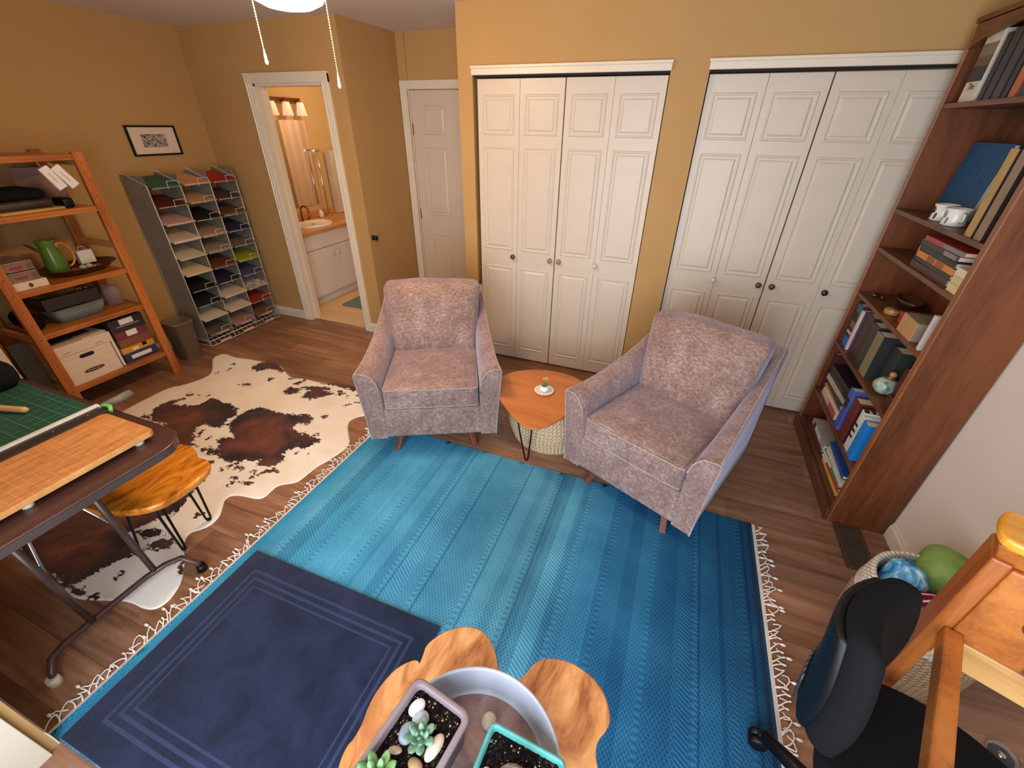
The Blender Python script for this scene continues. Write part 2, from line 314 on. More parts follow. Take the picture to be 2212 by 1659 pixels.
def rug_mat():
    n = NT('blue_woven_rug', 0.9, 0, 0.1); X = n.xyz()
    rnd = random.Random(3)
    x = n.m_('DIVIDE', n.m_('ADD', X[0], n.m_('MULTIPLY', n.m_('SUBTRACT', n.noise(1.2, 2), 0.5), 0.012)), 2.31)
    # dye with the light's falloff painted in: turquoise to deep navy across the rug
    base = n.ramp(x, [(0.0, srgb(62, 160, 200)), (0.05, srgb(84, 158, 192)), (0.10, srgb(70, 150, 188)), (0.30, srgb(78, 154, 190)), (0.55, srgb(80, 144, 168)), (0.68, srgb(56, 126, 166)), (0.80, srgb(46, 110, 150)), (0.92, srgb(34, 88, 126)), (1.0, srgb(24, 64, 98))])
    def bands(seed, k, vals):
        r = random.Random(seed); p = sorted([0.0] + [r.random() for _ in range(k)]); st = []
        for q in p:
            g = r.choice(vals); st.append((q, (g, g, g, 1)))
        return n.ramp(x, st, 'CONSTANT')
    tone1 = bands(5, 30, [0.25, 0.42, 0.5, 0.5, 0.58, 0.66, 0.34]); tone2 = bands(11, 30, [0.3, 0.5, 0.5, 0.62, 0.45])
    tone = n.m_('MULTIPLY', n.m_('ADD', tone1, tone2), 0.5)
    tone = n.m_('ADD', tone, n.m_('MULTIPLY', n.m_('SUBTRACT', n.noise(2.6, 4), 0.5), 0.75))
    # woven motifs
    sx = n.m_('SINE', n.m_('MULTIPLY', n.m_('ADD', X[0], X[1]), 330)); sy = n.m_('SINE', n.m_('MULTIPLY', n.m_('SUBTRACT', n.m_('MULTIPLY', X[0], 1.3), X[1]), 330))
    sa = n.m_('ABSOLUTE', n.m_('SINE', n.m_('ADD', n.m_('MULTIPLY', X[0], 200), n.m_('MULTIPLY', X[1], 130)))); sb = n.m_('ABSOLUTE', n.m_('SINE', n.m_('SUBTRACT', n.m_('MULTIPLY', X[0], 200), n.m_('MULTIPLY', X[1], 130))))
    dia = n.m_('SUBTRACT', 1.0, n.m_('MULTIPLY', n.m_('MINIMUM', sa, sb), 2.4))
    dots = n.m_('MULTIPLY', n.m_('SINE', n.m_('MULTIPLY', X[0], 420)), n.m_('SINE', n.m_('MULTIPLY', X[1], 330)))
    dash = n.m_('SINE', n.m_('MULTIPLY', X[1], 250))
    diag = n.m_('SINE', n.m_('ADD', n.m_('MULTIPLY', X[0], 260), n.m_('MULTIPLY', X[1], 380)))
    s1 = bands(21, 28, [0, 0, 1]); s2 = bands(22, 28, [0, 0, 1]); lad = [(.0, 0)]
    for q in (.055, .13, .215, .30, .37, .46, .545, .63, .70, .79, .87, .955): lad += [(q, 1), (q + .0085, 0), (q + .012, .5), (q + .0145, 0)]
    s3a = n.ramp(x, [(q, (g, g, g, 1)) for q, g in lad[:25]], 'CONSTANT'); s3b = n.ramp(x, [(0, (0, 0, 0, 1))] + [(q, (g, g, g, 1)) for q, g in lad[25:]], 'CONSTANT')
    s3r = n.m_('ADD', s3a, s3b); s3 = n.m_('GREATER_THAN', s3r, .75); dk = n.m_('MULTIPLY', n.m_('GREATER_THAN', s3r, .25), n.m_('LESS_THAN', s3r, .75))
    mixf = lambda f, a, b: n.m_('ADD', n.m_('MULTIPLY', a, n.m_('SUBTRACT', 1.0, f)), n.m_('MULTIPLY', b, f))
    pat = mixf(s3, mixf(s1, mixf(s2, dia, diag), dots), dash)
    rib = n.m_('SINE', n.m_('MULTIPLY', X[1], 1250))
    pat2 = n.m_('ADD', n.m_('MULTIPLY', pat, 0.8), n.m_('MULTIPLY', rib, 0.2))
    tone = n.m_('ADD', tone, n.m_('MULTIPLY', pat2, 0.11))
    gap = n.lines(X[0], 0.121, 0.004)
    tone = n.m_('SUBTRACT', tone, n.m_('MULTIPLY', dk, 0.22))
    mul = n.ramp(tone, [(0.15, (0.33, 0.42, 0.52, 1)), (0.5, (0.95, 0.95, 0.95, 1)), (0.8, (1.75, 1.5, 1.35, 1))])
    n.col(n.mix(1.0, base, mul, 'MULTIPLY')); n.bump(pat2, 0.5, 0.003); return n.m
M_RUG = rug_mat()

def matt_mat():
    n = NT('navy_mat_pile', 0.95, 0, 0.1); X = n.xyz()
    f = n.noise(6, 5, None, 0.65, 0.5); g = n.noise(300, 2)
    c = n.ramp(n.m_('ADD', n.m_('MULTIPLY', f, 0.8), n.m_('MULTIPLY', g, 0.2)), [(0.35, srgb(13, 20, 37)), (0.62, srgb(32, 39, 66))])
    ax = n.m_('SUBTRACT', 0.5, n.m_('ABSOLUTE', n.m_('SUBTRACT', X[0], 0.5))); ay = n.m_('SUBTRACT', 0.39, n.m_('ABSOLUTE', n.m_('SUBTRACT', X[1], 0.39)))
    d = n.m_('MINIMUM', ax, ay)
    st = n.ramp(d, [(0.0, (0, 0, 0, 1)), (0.075, (1, 1, 1, 1)), (0.088, (0, 0, 0, 1)), (0.108, (1, 1, 1, 1)), (0.121, (0, 0, 0, 1)), (0.137, (1, 1, 1, 1)), (0.147, (0, 0, 0, 1))], 'CONSTANT')
    n.col(n.mix(n.m_('MULTIPLY', st, 0.5), c, srgb(58, 68, 102))); n.bump(n.m_('ADD', g, n.m_('MULTIPLY', st, -0.6)), 0.6, 0.004)
    n.b.inputs['Sheen Weight'].default_value = 0.35; n.b.inputs['Sheen Tint'].default_value = (0.7, 0.75, 1, 1); return n.m

M_PINE = wood('orange_pine', (150, 78, 28), (194, 116, 50), 'z', 1.0, 0.35, 10, True)
M_PINEY = wood('orange_pine_board', (152, 80, 30), (196, 118, 50), 'y', 1.0, 0.35, 10, True)
M_PINEX = wood('pale_pine_board', (176, 122, 66), (214, 164, 100), 'x', 1.0, 0.35, 9, True)
M_PINEYEL = wood('varnished_yellow_pine', (214, 140, 30), (240, 172, 58), 'x', 1.0, 0.15, 8)
M_OAK = wood('dark_oak', (74, 38, 18), (126, 70, 36), 'z', 1.0, 0.4, 8)
M_OAKY = wood('dark_oak_shelf', (72, 40, 22), (116, 68, 40), 'y', 1.0, 0.4, 12)
M_OAKEDGE = wood('dark_oak_edge', (118, 70, 38), (158, 98, 56), 'z', 1.0, 0.35, 12)
M_TEAK = wood('teak_veneer', (166, 90, 34), (202, 122, 54), 'x', 1.0, 0.28, 9)
M_WALNUT = wood('walnut_leg', (96, 56, 38), (130, 80, 56), 'z', 1.0, 0.35, 12)

def slab_mat(name, c1, c2, c3):
    n = NT(name, 0.22); f = n.noise(2.4, 5, n.map((5, 1.6, 3)), 0.6, 2.2); k = n.noise(3.5, 3, None, 0.5, 1.2)
    c = n.ramp(f, [(0.32, srgb(c1)), (0.5, srgb(c2)), (0.68, srgb(c3))])
    c = n.mix(n.ramp(k, [(0.58, (0, 0, 0, 1)), (0.7, (0.65, 0.65, 0.65, 1))]), c, srgb(c1)); n.col(c)
    n.b.inputs['Coat Weight'].default_value = 0.3; n.b.inputs['Coat Roughness'].default_value = 0.15; return n.m
M_SLAB = slab_mat('live_edge_slab', (150, 84, 38), (204, 138, 78), (228, 172, 112))
M_STOOL = slab_mat('honey_live_edge', (126, 62, 12), (206, 122, 30), (232, 156, 52))

def hide_mat():
    n = NT('cowhide_hair', 0.8, 0, 0.2)
    a = n.new('ShaderNodeAttribute'); a.attribute_name = 'patch'; d = a.outputs['Fac']
    v = n.map((14, 26, 14))
    d2 = n.m_('ADD', d, n.m_('MULTIPLY', n.m_('SUBTRACT', n.noise(1.0, 5, v, 0.7), 0.5), 0.05))
    d2 = n.m_('ADD', d2, n.m_('MULTIPLY', n.m_('SUBTRACT', n.noise(1.0, 3, n.map((38, 60, 38)), 0.6), 0.5), 0.085))
    f = n.ramp(d2, [(0.497, (0, 0, 0, 1)), (0.503, (1, 1, 1, 1))])
    deep = n.noise(3.5, 4, None, 0.6, 0.8)
    deep = n.m_('ADD', deep, n.m_('MULTIPLY', n.m_('SUBTRACT', n.m_('MINIMUM', d, .62), .56), 1.3))
    br = n.ramp(n.m_('ADD', n.m_('MULTIPLY', deep, 0.8), n.m_('MULTIPLY', n.noise(1.0, 3, n.map((30, 120, 30))), 0.25)), [(0.38, srgb(30, 16, 14)), (0.58, srgb(96, 50, 30)), (0.72, srgb(128, 70, 42))])
    cr = n.ramp(n.noise(4, 4), [(0.3, srgb(240, 226, 204)), (0.7, srgb(252, 244, 232))])
    n.col(n.mix(f, cr, br)); n.bump(n.noise(1.0, 3, n.map((90, 500, 90))), 0.4, 0.002)
    n.b.inputs['Sheen Weight'].default_value = 0.2; return n.m

# ------------------------------------------------------------------ room
HC = 2.4167; XR = 2.7537; XL = -2.671; YS = -3.52; YB = 0.0288; XH = -1.0757; XF = -0.1255; YH = 0.7445; W1 = 0.3041; B0 = 1.4346; W2 = 0.3026
struct(boxobj('floor', M_FLOOR, None, -2.8, 4.0, -3.62, 0.86, -0.12, 0.0))
struct(boxobj('ceiling', M_CEIL, None, -2.8, 4.0, -3.62, 2.2, HC, HC + 0.1))
m = MB()   # closet wall, pierced by two closets
ZT = 2.035
m.box(XF, 0.0 - 0.02, 0, 0.1, 0, HC); m.box(4 * W1 + 0.006, B0 - 0.006, 0, 0.1, 0, HC); m.box(B0 + 4 * W2 + 0.006, XR + 0.1, 0, 0.1, 0, HC)
m.box(-0.02, 4 * W1 + 0.006, 0, 0.1, ZT + 0.03, HC); m.box(B0 - 0.006, B0 + 4 * W2 + 0.006, 0, 0.1, ZT + 0.03, HC)
m.box(XF, XF + 0.1, 0.1, YH, 0, HC); m.box(-0.02, XR + 0.1, 0.66, 0.72, 0, HC)
struct(m.build('wall_closet', M_WALL))
m = MB(); m.box(XH, -0.995, YH, YH + 0.1, 0, HC); m.box(-0.99, XF + 0.1, YH, YH + 0.1, 2.03, HC); m.box(-0.2, XF + 0.1, YH, YH + 0.1, 0, 2.03)
struct(m.build('wall_hall', M_WALL))
struct(boxobj('wall_hall_side', M_WALL, None, XH - 0.11, XH, YB + 0.001, YH + 0.1, 0, HC))
m = MB(); m.box(XL, -1.985, YB, YB + 0.11, 0, HC); m.box(-1.285, XH - 0.001, YB, YB + 0.11, 0, HC); m.box(-1.985, -1.285, YB, YB + 0.11, 2.03, HC)
struct(m.build('wall_bathroom_front', M_WALL))
struct(boxobj('wall_left', M_WALL, None, XL - 0.1, XL, -3.2, YB + 0.11, 0, HC))
struct(boxobj('wall_right', M_WALLR, None, XR, XR + 0.1, -1.70, 0.1, 0, HC))
struct(boxobj('wall_right_return', M_WALLR, None, XR + 0.1, 4.0, -1.70, -1.60, 0, HC))
struct(boxobj('wall_east', M_WALLR, None, 3.9, 4.0, -3.62, -1.70, 0, HC))
m = MB(); m.box(XL - 0.1, -0.135, -3.25, -3.09, 0, HC); m.box(-0.235, -0.135, -3.60, -3.25, 0, HC)
struct(m.build('wall_south', M_WALL))
m = MB(); m.box(-0.2, 3.9, YS - 0.08, YS, 0, 0.12); m.box(-0.2, 3.9, YS - 0.08, YS, 2.12, HC); m.box(-0.2, 0.1, YS - 0.08, YS, 0.12, 2.12); m.box(2.4, 3.9, YS - 0.08, YS, 0.12, 2.12)
struct(m.build('wall_window', M_WALL))
# window behind the camera
m = MB()
for x in (0.1, 1.225, 2.35): m.box(x, x + 0.05, YS - 0.06, YS - 0.01, 0.12, 2.12)
m.box(0.1, 2.4, YS - 0.06, YS - 0.01, 0.12, 0.17); m.box(0.1, 2.4, YS - 0.06, YS - 0.01, 2.07, 2.12)
struct(m.build('window_1', M_TRIM, None, 0.004))
# bathroom shell
struct(boxobj('wall_bathroom_left', M_BATHW, None, XL - 0.1, XL, YB + 0.1101, 2.1, 0, HC))
struct(boxobj('wall_bathroom_back', M_BATHW, None, XL - 0.1, -1.1, 2.0, 2.1, 0, HC))
struct(boxobj('wall_bathroom_right', M_BATHW, None, -1.2, -1.19, YB + 0.1101, 2.0, 0, HC))
def tile_mat():
    n = NT('cream_floor_tile', 0.3); br = n.new('ShaderNodeTexBrick'); n.link(n.map((1, 1, 1), (0.06, 0.02, 0)), br.inputs['Vector']); br.offset = 0.0
    br.inputs['Scale'].default_value = 1; br.inputs['Brick Width'].default_value = 0.3; br.inputs['Row Height'].default_value = 0.3; br.inputs['Mortar Size'].default_value = 0.003
    br.inputs['Color1'].default_value = srgb(214, 178, 132); br.inputs['Color2'].default_value = srgb(224, 190, 146); br.inputs['Mortar'].default_value = srgb(176, 142, 104)
    n.col(n.mix(n.m_('MULTIPLY', n.noise(5, 3), 0.3), br.outputs['Color'], srgb(240, 214, 176))); return n.m
struct(boxobj('floor_bathroom', tile_mat(), None, -2.7, -1.2, 0.07, 2.0, -0.01, 0.006))

# closet doors : two bifold pairs per closet
def panel_bm(w, h, t=0.03):
    b = MB(); b.box(0, w, 0, t, 0, h)
    return b
def raised(b, x0, x1, z0, z1, y=0.0):
    # moulded rectangular raised field: groove frame and bevelled centre
    g = 0.010; q = 0.028
    def ring(a, yy): return [(x0 + a, yy, z0 + a), (x1 - a, yy, z0 + a), (x1 - a, yy, z1 - a), (x0 + a, yy, z1 - a)]
    b.loft([ring(0, y - 0.0002), ring(0.004, y - 0.005), ring(g, y - 0.005), ring(g + 0.004, y - 0.0006), ring(q - 0.004, y - 0.0006), ring(q + 0.006, y - 0.006)], True, False, False)
    r = ring(q + 0.006, y - 0.006); b.add(r, [(0, 1, 2, 3)])
def bifold(name, x0, w, knobs, gapr):
    root = bpy.data.objects.new(name, None); COL.objects.link(root); root.location = (x0, 0.03, 0.014); root['kind'] = 'structure'
    h = ZT - 0.019
    for k in range(2):
        ww = w - (0.004 if k == gapr else 0.0015)
        o0 = k * w + (0.003 if (k == 0 and gapr == 0) else 0)
        b = MB(); b.box(0, ww, 0, 0.03, 0, h)
        e = 0.036
        raised(b, e, ww - e, 0.09, 0.80); raised(b, e, ww - e, 0.93, 1.63); raised(b, e, ww - e, 1.70, h - 0.085)
        p = b.build('door_panel', M_WHITE, root, 0.0015); p.location = (o0, 0, 0)
        kx, kc = knobs[k]
        kb = MB(); T = Matrix.Translation((kx - o0, 0, 0.885)) @ Matrix.Rotation(PI / 2, 4, 'X')
        kb.lathe([(0.0001, 0.032), (0.010, 0.031), (0.0165, 0.027), (0.0185, 0.021), (0.015, 0.014), (0.008, 0.010), (0.007, 0.004), (0.013, 0.002), (0.014, -0.001)], 20, T)
        kb.build('knob', kc, p)
    return root
M_KN1 = plain('ceramic_white_knob', (205, 196, 178), 0.25); M_KN2 = plain('ceramic_brown_knob', (86, 62, 48), 0.25)
M_KN3 = plain('ceramic_tan_knob', (150, 128, 104), 0.25); M_KN4 = plain('ceramic_black_knob', (40, 32, 30), 0.25)
bifold('door_2', 0.0, W1, [(W1 - 0.03, M_KN2), (2 * W1 - 0.035, M_KN3)], 1)
bifold('door_3', 2 * W1, W1, [(0.035, M_KN3), (W1 + 0.005, M_KN1)], 0)
bifold('door_4', B0, W2, [(W2 - 0.012, M_KN1), (2 * W2 - 0.038, M_KN2)], 1)
bifold('door_5', B0 + 2 * W2, W2, [(0.04, M_KN2), (W2 + 0.035, M_KN4)], 0)
for i, (a, b) in enumerate(((-0.022, 4 * W1 + 0.012), (B0 - 0.01, B0 + 4 * W2 + 0.012))):
    m = MB(); m.box(a, b, -0.018, 0.045, ZT + 0.012, ZT + 0.05); m.box(a - 0.004, b + 0.004, -0.026, 0.0, ZT + 0.046, ZT + 0.062)
    struct(m.build('trim_%d' % (i + 1), M_TRIM, None, 0.003))
    m = MB(); m.box(a + 0.01, b - 0.01, 0.005, 0.055, ZT + 0.002, ZT + 0.012)  # dark strip painted in for the shaded gap above the doors
    struct(m.build('trim_%d' % (i + 3), M_DARK))
# bathroom door casing with fluted moulding
m = MB()
def casing_v(m, x, w, y, z1, s=1):
    pr = [(0, 0), (0, .016), (.008, .020), (.014, .014), (.024, .013), (.028, .019), (.036, .019), (.040, .013), (.052, .013), (.058, .020), (w, .017), (w, 0)]
    m.loft([[(x + s * a, y - b, 0) for a, b in pr], [(x + s * a, y - b, z1) for a, b in pr]], True, True, False)
casing_v(m, -2.052, 0.067, YB, 2.094); casing_v(m, -1.218, 0.067, YB, 2.094, -1)
m.box(-2.052, -1.218, YB - 0.018, YB, 2.03, 2.094); m.box(-2.056, -1.214, YB - 0.022, YB, 2.085, 2.098)
m.box(-1.985, -1.968, YB - 0.001, YB + 0.115, 0, 2.03); m.box(-1.302, -1.285, YB - 0.001, YB + 0.115, 0, 2.03); m.box(-1.985, -1.285, YB - 0.001, YB + 0.115, 2.013, 2.03)
m.box(-1.968, -1.956, YB + 0.05, YB + 0.085, 0, 2.013); m.box(-1.314, -1.302, YB + 0.05, YB + 0.085, 0, 2.013)
struct(m.build('trim_5', M_TRIM))
# hall door
root = bpy.data.objects.new('door_1', None); COL.objects.link(root); root.location = (-0.99, YH + 0.012, 0.01); root['kind'] = 'structure'
b = MB(); b.box(0, 0.79, 0, 0.035, 0, 2.01)
for x0, x1 in ((0.10, 0.34), (0.45, 0.69)):
    raised(b, x0, x1, 0.2, 0.82); raised(b, x0, x1, 1.0, 1.58); raised(b, x0, x1, 1.68, 1.9)
slab = b.build('door_panel', M_WHITE, root, 0.001)
for z in (1.72, 1.0, 0.25): MB().box(-0.010, 0.006, -0.006, 0.01, z - 0.045, z + 0.045).build('hinge', M_BRASS, root)
m = MB(); casing_v(m, -1.072, 0.067, YH, 2.09); m.box(-1.072, XF, YH - 0.018, YH, 2.027, 2.09); m.box(-1.0, -0.992, YH - 0.001, YH + 0.06, 0, 2.027)
struct(m.build('trim_6', M_TRIM, None, 0.002))
# baseboards
def bb(name, x0, y0, x1, y1, h=0.09, t=0.013):
    m = MB(); d = Vector((x1 - x0, y1 - y0, 0)).normalized(); nn = Vector((-d.y, d.x, 0))
    pr = [(0, 0), (t, 0), (t, h * 0.72), (t * 0.8, h * 0.82), (t * 0.4, h * 0.9), (t * 0.35, h), (0, h)]
    A, B = Vector((x0, y0, 0)), Vector((x1, y1, 0))
    m.loft([[tuple(A + nn * q + Vector((0, 0, z))) for q, z in pr], [tuple(B + nn * q + Vector((0, 0, z))) for q, z in pr]], True, True, False)
    return struct(m.build(name, M_TRIM))
bb('baseboard_left', XL, YB, XL, -3.09); bb('baseboard_north', -2.052, YB, XL, YB); bb('baseboard_hall', XH, YB, -1.218, YB)
bb('baseboard_hall_side', XH, YH, XH, YB); bb('baseboard_closet', B0 - 0.006, 0, 4 * W1 + 0.006, 0); bb('baseboard_closet_end', -0.02, 0, XF, 0)
bb('baseboard_right', XR, -1.70, XR, 0); bb('baseboard_right_return', 3.9, -1.70, XR, -1.70); bb('baseboard_south', XL, -3.09, -0.135, -3.09, 0.09, 0.004)
# white casing on the end of the south wall
m = MB(); m.box(-0.135, -0.118, -3.19, -3.114, 0, HC - 0.02); m.box(-0.135, -0.124, -3.30, -3.20, 0, HC - 0.02)
struct(m.build('trim_7', M_TRIM, None, 0.002))

# ceiling fan light with two pull chains
t = thing('ceiling_light', 'glowing round ceiling lamp with two hanging pull chains', 'ceiling lamp', (-0.12, -1.4, HC))
MB().lathe([(0.001, 0), (0.07, 0), (0.075, -0.03), (0.03, -0.05), (0.018, -0.055), (0.018, -0.09), (0.07, -0.10), (0.085, -0.13), (0.085, -0.155), (0.001, -0.16)], 32).build('housing', M_BRASS, t)
MB().lathe([(0.06, -0.161), (0.11, -0.166), (0.14, -0.176), (0.15, -0.19), (0.148, -0.215), (0.125, -0.25), (0.085, -0.268), (0.04, -0.276), (0.001, -0.278)], 36).build('glass_globe', emis('lamp_globe_glow', (255, 214, 162), 88.0), t)
M_CHAIN = plain('pull_chain', (236, 220, 196), 0.3, 0.4)
for x, zl in ((-0.178, 1.985), (0.178, 1.90)):
    b = MB(); z = HC - 0.16
    b.tube([(x * 0.4, 0, z + .02), (x, 0, z - 0.015), (x, 0, zl + 0.035 - HC + HC - HC)], 0.0018, 6)
    k = HC - 0.18
    zz = z - 0.02
    while zz > zl + 0.035 - HC:
        b.ball((x, 0, zz), 0.0032, 6); zz -= 0.0085
    c = b.build('pull_chain', M_CHAIN, t)
    MB().lathe([(0.001, 0.04), (0.003, 0.038), (0.003, 0.03), (0.005, 0.026), (0.0055, 0.008), (0.0075, 0.0), (0.006, -0.008), (0.001, -0.011)], 12, Matrix.Translation((x, 0, zl - HC))).build('pull_fob', M_PAPER, c)

# framed print on left wall
t = thing('framed_print', 'small black framed black and white print on the left wall', 'picture', (XL, -0.455, 1.63))
m = MB(); hw, hh, fw = 0.19, 0.105, 0.012
for a in ((-hw, hw, hh - fw, hh), (-hw, hw, -hh, -hh + fw), (-hw, -hw + fw, -hh + fw, hh - fw), (hw - fw, hw, -hh + fw, hh - fw)): m.box(0.001, 0.02, a[0], a[1], a[2], a[3])
m.build('frame', M_BLACKP, t, 0.001)
MB().box(0.001, 0.009, -hw + fw, hw - fw, -hh + fw, hh - fw).build('mount', plain('cream_mount', (226, 206, 182), 0.7, var=0.02), t)
n = NT('monochrome_etching', 0.7); f = n.noise(1.0, 6, n.map((1, 34, 60)), 0.75, 1.5); n.col(n.ramp(f, [(0.42, srgb(30, 28, 30)), (0.58, srgb(205, 190, 172))], 'LINEAR'))
MB().box(0.009, 0.010, -0.095, 0.095, -0.045, 0.045).build('print', n.m, t)

# small dark knob on the hall side wall
t = thing('wall_stop', 'small dark round knob on the hallway side wall', 'knob', (XH, 0.075, 0.908))
MB().lathe([(0.022, 0), (0.022, 0.004), (0.010, 0.008), (0.010, 0.02), (0.02, 0.03), (0.02, 0.042), (0.001, 0.048)], 18, Matrix.Rotation(PI / 2, 4, 'Y')).build('knob', M_BLACKM, t)

# floor vent
t = thing('floor_vent', 'brown metal floor vent grille beside the bookcase foot', 'vent', (2.573, -1.19, 0.0))
m = MB(); m.box(-.062, .062, -.145, -.128, 0, .006); m.box(-.062, .062, .128, .145, 0, .006); m.box(-.062, -.046, -.128, .128, 0, .006); m.box(.046, .062, -.128, .128, 0, .006)
m.build('vent_frame', plain('brown_vent_metal', (96, 78, 64), 0.4, 0.4), t, 0.001)
m = MB(); m.box(-.046, .046, -.128, .128, 0.0005, .001); m.build('vent_opening', M_DARK, t)
m = MB()
for i in range(22): m.box(-.046, .046, -.124 + i * .0115, -.1195 + i * .0115, 0.001, .005)
m.build('louvres', plain('vent_louvre', (112, 96, 82), 0.4, 0.4), t)
# ------------------------------------------------------------------ rugs
def inpoly(p, P):
    x, y = p; c = False; j = len(P) - 1
    for i in range(len(P)):
        if (P[i][1] > y) != (P[j][1] > y) and x < (P[j][0] - P[i][0]) * (y - P[i][1]) / (P[j][1] - P[i][1]) + P[i][0]: c = not c
        j = i
    return c
def pdist(p, P):
    best = 9.0; x, y = p
    for i in range(len(P)):
        ax, ay = P[i - 1]; bx, by = P[i]; dx, dy = bx - ax, by - ay; L = dx * dx + dy * dy
        t = 0 if L == 0 else max(0, min(1, ((x - ax) * dx + (y - ay) * dy) / L))
        d = (x - ax - t * dx) ** 2 + (y - ay - t * dy) ** 2
        if d < best: best = d
    return math.sqrt(best)
def build_hide():
    st = 0.011; x0, x1, y0, y1 = -2.2, -0.16, -2.8, -0.8
    nx, ny = int((x1 - x0) / st), int((y1 - y0) / st)
    BB = [(min(q[0] for q in P), max(q[0] for q in P), min(q[1] for q in P), max(q[1] for q in P)) for P in PATCH]
    ids = {}; vs = []; att = []; fs = []
    def vid(i, j):
        if (i, j) not in ids:
            x, y = x0 + i * st, y0 + j * st
            # snap to the outline near the border
            ids[(i, j)] = len(vs); vs.append((x, y))
            s = -0.2
            for P, b in zip(PATCH, BB):
                if b[0] - .06 < x < b[1] + .06 and b[2] - .06 < y < b[3] + .06:
                    d = pdist((x, y), P); s = max(s, d if inpoly((x, y), P) else -d)
            att.append(0.5 + max(-0.2, min(0.2, s)))
        return ids[(i, j)]
    for j in range(ny):
        for i in range(nx):
            c = (x0 + (i + .5) * st, y0 + (j + .5) * st)
            if inpoly(c, HIDE): fs.append((vid(i, j), vid(i + 1, j), vid(i + 1, j + 1), vid(i, j + 1)))
    # border smoothing: pull boundary vertices onto the outline
    from collections import Counter
    ec = Counter()
    for f in fs:
        for k in range(4): ec[tuple(sorted((f[k], f[(k + 1) % 4])))] += 1
    bd = set(v for e, c in ec.items() if c == 1 for v in e)
    for v in bd:
        x, y = vs[v]; best = None
        for i in range(len(HIDE)):
            ax, ay = HIDE[i - 1]; bx, by = HIDE[i]; dx, dy = bx - ax, by - ay; L = dx * dx + dy * dy
            t = max(0, min(1, ((x - ax) * dx + (y - ay) * dy) / L)); q = (ax + t * dx, ay + t * dy)
            d = (q[0] - x) ** 2 + (q[1] - y) ** 2
            if best is None or d < best[0]: best = (d, q)
        vs[v] = best[1]
    me = bpy.data.meshes.new('cowhide_rug')
    V = [(x, y, 0.0035 + 0.0012 * noise.noise(Vector((x * 3, y * 3, 0)))) for x, y in vs]
    n = len(V); B = [(x, y, 0.0006) for x, y in vs]
    F = list(fs)
    for f in fs:
        for k in range(4):
            a, b = f[k], f[(k + 1) % 4]
            if ec[tuple(sorted((a, b)))] == 1: F.append((b, a, a + n, b + n))
    me.from_pydata(V + B, [], F)
    A = me.attributes.new('patch', 'FLOAT', 'POINT')
    for i in range(n): A.data[i].value = att[i]; A.data[i + n].value = att[i]
    for p in me.polygons: p.use_smooth = True
    me.materials.append(hide_mat())
    o = bpy.data.objects.new('cowhide_rug', me); COL.objects.link(o)
    tag(o, 'brown, black and white cowhide rug lying by the shelving', 'rug')
def smoothpoly(P, it=2):
    for _ in range(it):
        Q = []
        for i in range(len(P)):
            a, b = P[i], P[(i + 1) % len(P)]
            Q += [(a[0] * .75 + b[0] * .25, a[1] * .75 + b[1] * .25), (a[0] * .25 + b[0] * .75, a[1] * .25 + b[1] * .75)]
        P = Q
    return P
HIDE = smoothpoly(HIDE, 2)
build_hide()

RX0, RY0, RW, RD = -0.190, -3.085, 2.30, 1.86
t = thing('woven_rug', 'large blue striped flat woven rug with white fringed ends', 'rug', (RX0, RY0, 0))
def rugz(u, v): return (u * RW, v * RD + 0.004 * math.sin(u * 9), 0.006 + 0.0016 * noise.noise(Vector((u * 9, v * 7, 1))))
b = MB(); b.grid(90, 60, rugz); b.grid(2, 60, lambda u, v: (0, v * RD, 0.0005 + u * 0.0055)); b.grid(2, 60, lambda u, v: (RW, v * RD, 0.0005 + u * 0.0055)); b.grid(90, 2, lambda u, v: (u * RW, 0.004 * math.sin(u * 9), 0.0005 + v * 0.0055)); b.grid(90, 2, lambda u, v: (u * RW, RD + 0.004 * math.sin(u * 9), 0.0005 + v * 0.0055))
b.build('rug_body', M_RUG, t)
M_FR = plain('cream_cotton_fringe', (232, 222, 208), 0.85)
M_DKB = plain('dark_rug_band', (16, 34, 52), 0.9)
b = MB(); b.grid(1, 60, lambda u, v: (RW - 0.028 + u * 0.012, v * RD, 0.0096)); b.build('end_band', M_DKB, t)
for sd in (-1, 1):
    b = MB(); xe = 0 if sd < 0 else RW
    b.grid(1, 50, lambda u, v: (xe + sd * (u * 0.017 - 0.004), v * RD, 0.0098 - u * 0.006), True)
    r = random.Random(5 + sd); y = 0.012
    while y < RD - 0.01:
        L = r.uniform(0.03, 0.055); k = r.uniform(-1, 1); pts = []
        for i in range(11):
            s = i / 10; pts.append((xe + sd * (0.012 + L * math.sin(s * PI * r.uniform(0.8, 0.95)) ), y + 0.042 * (s - 0.3) + 0.012 * math.sin(s * 5 + k * 2), 0.003 + 0.005 * math.sin(s * PI)))
        b.tube(pts, 0.0026, 5)
        if r.random() < 0.3:
            p = Vector(pts[5]); b.ball((p.x + sd * 0.018, p.y, 0.007), 0.007, 7, (1.9, 0.9, 0.7)); b.tube([p, (p.x + sd * .014, p.y, .006)], 0.0018, 5)
        y += r.uniform(0.020, 0.032)
    o = b.build('fringe', M_FR, t); o['kind'] = 'stuff'
t = thing('navy_mat', 'small dark navy mat with sculpted border lines lying on the blue rug', 'rug', (-0.135, -3.08, 0.0095), math.radians(0.3))
b = MB(); b.rbox((0.5, 0.39, 0.006), (0.5, 0.39, 0.006), 0.005, n=3); b.build('mat_body', matt_mat(), t)

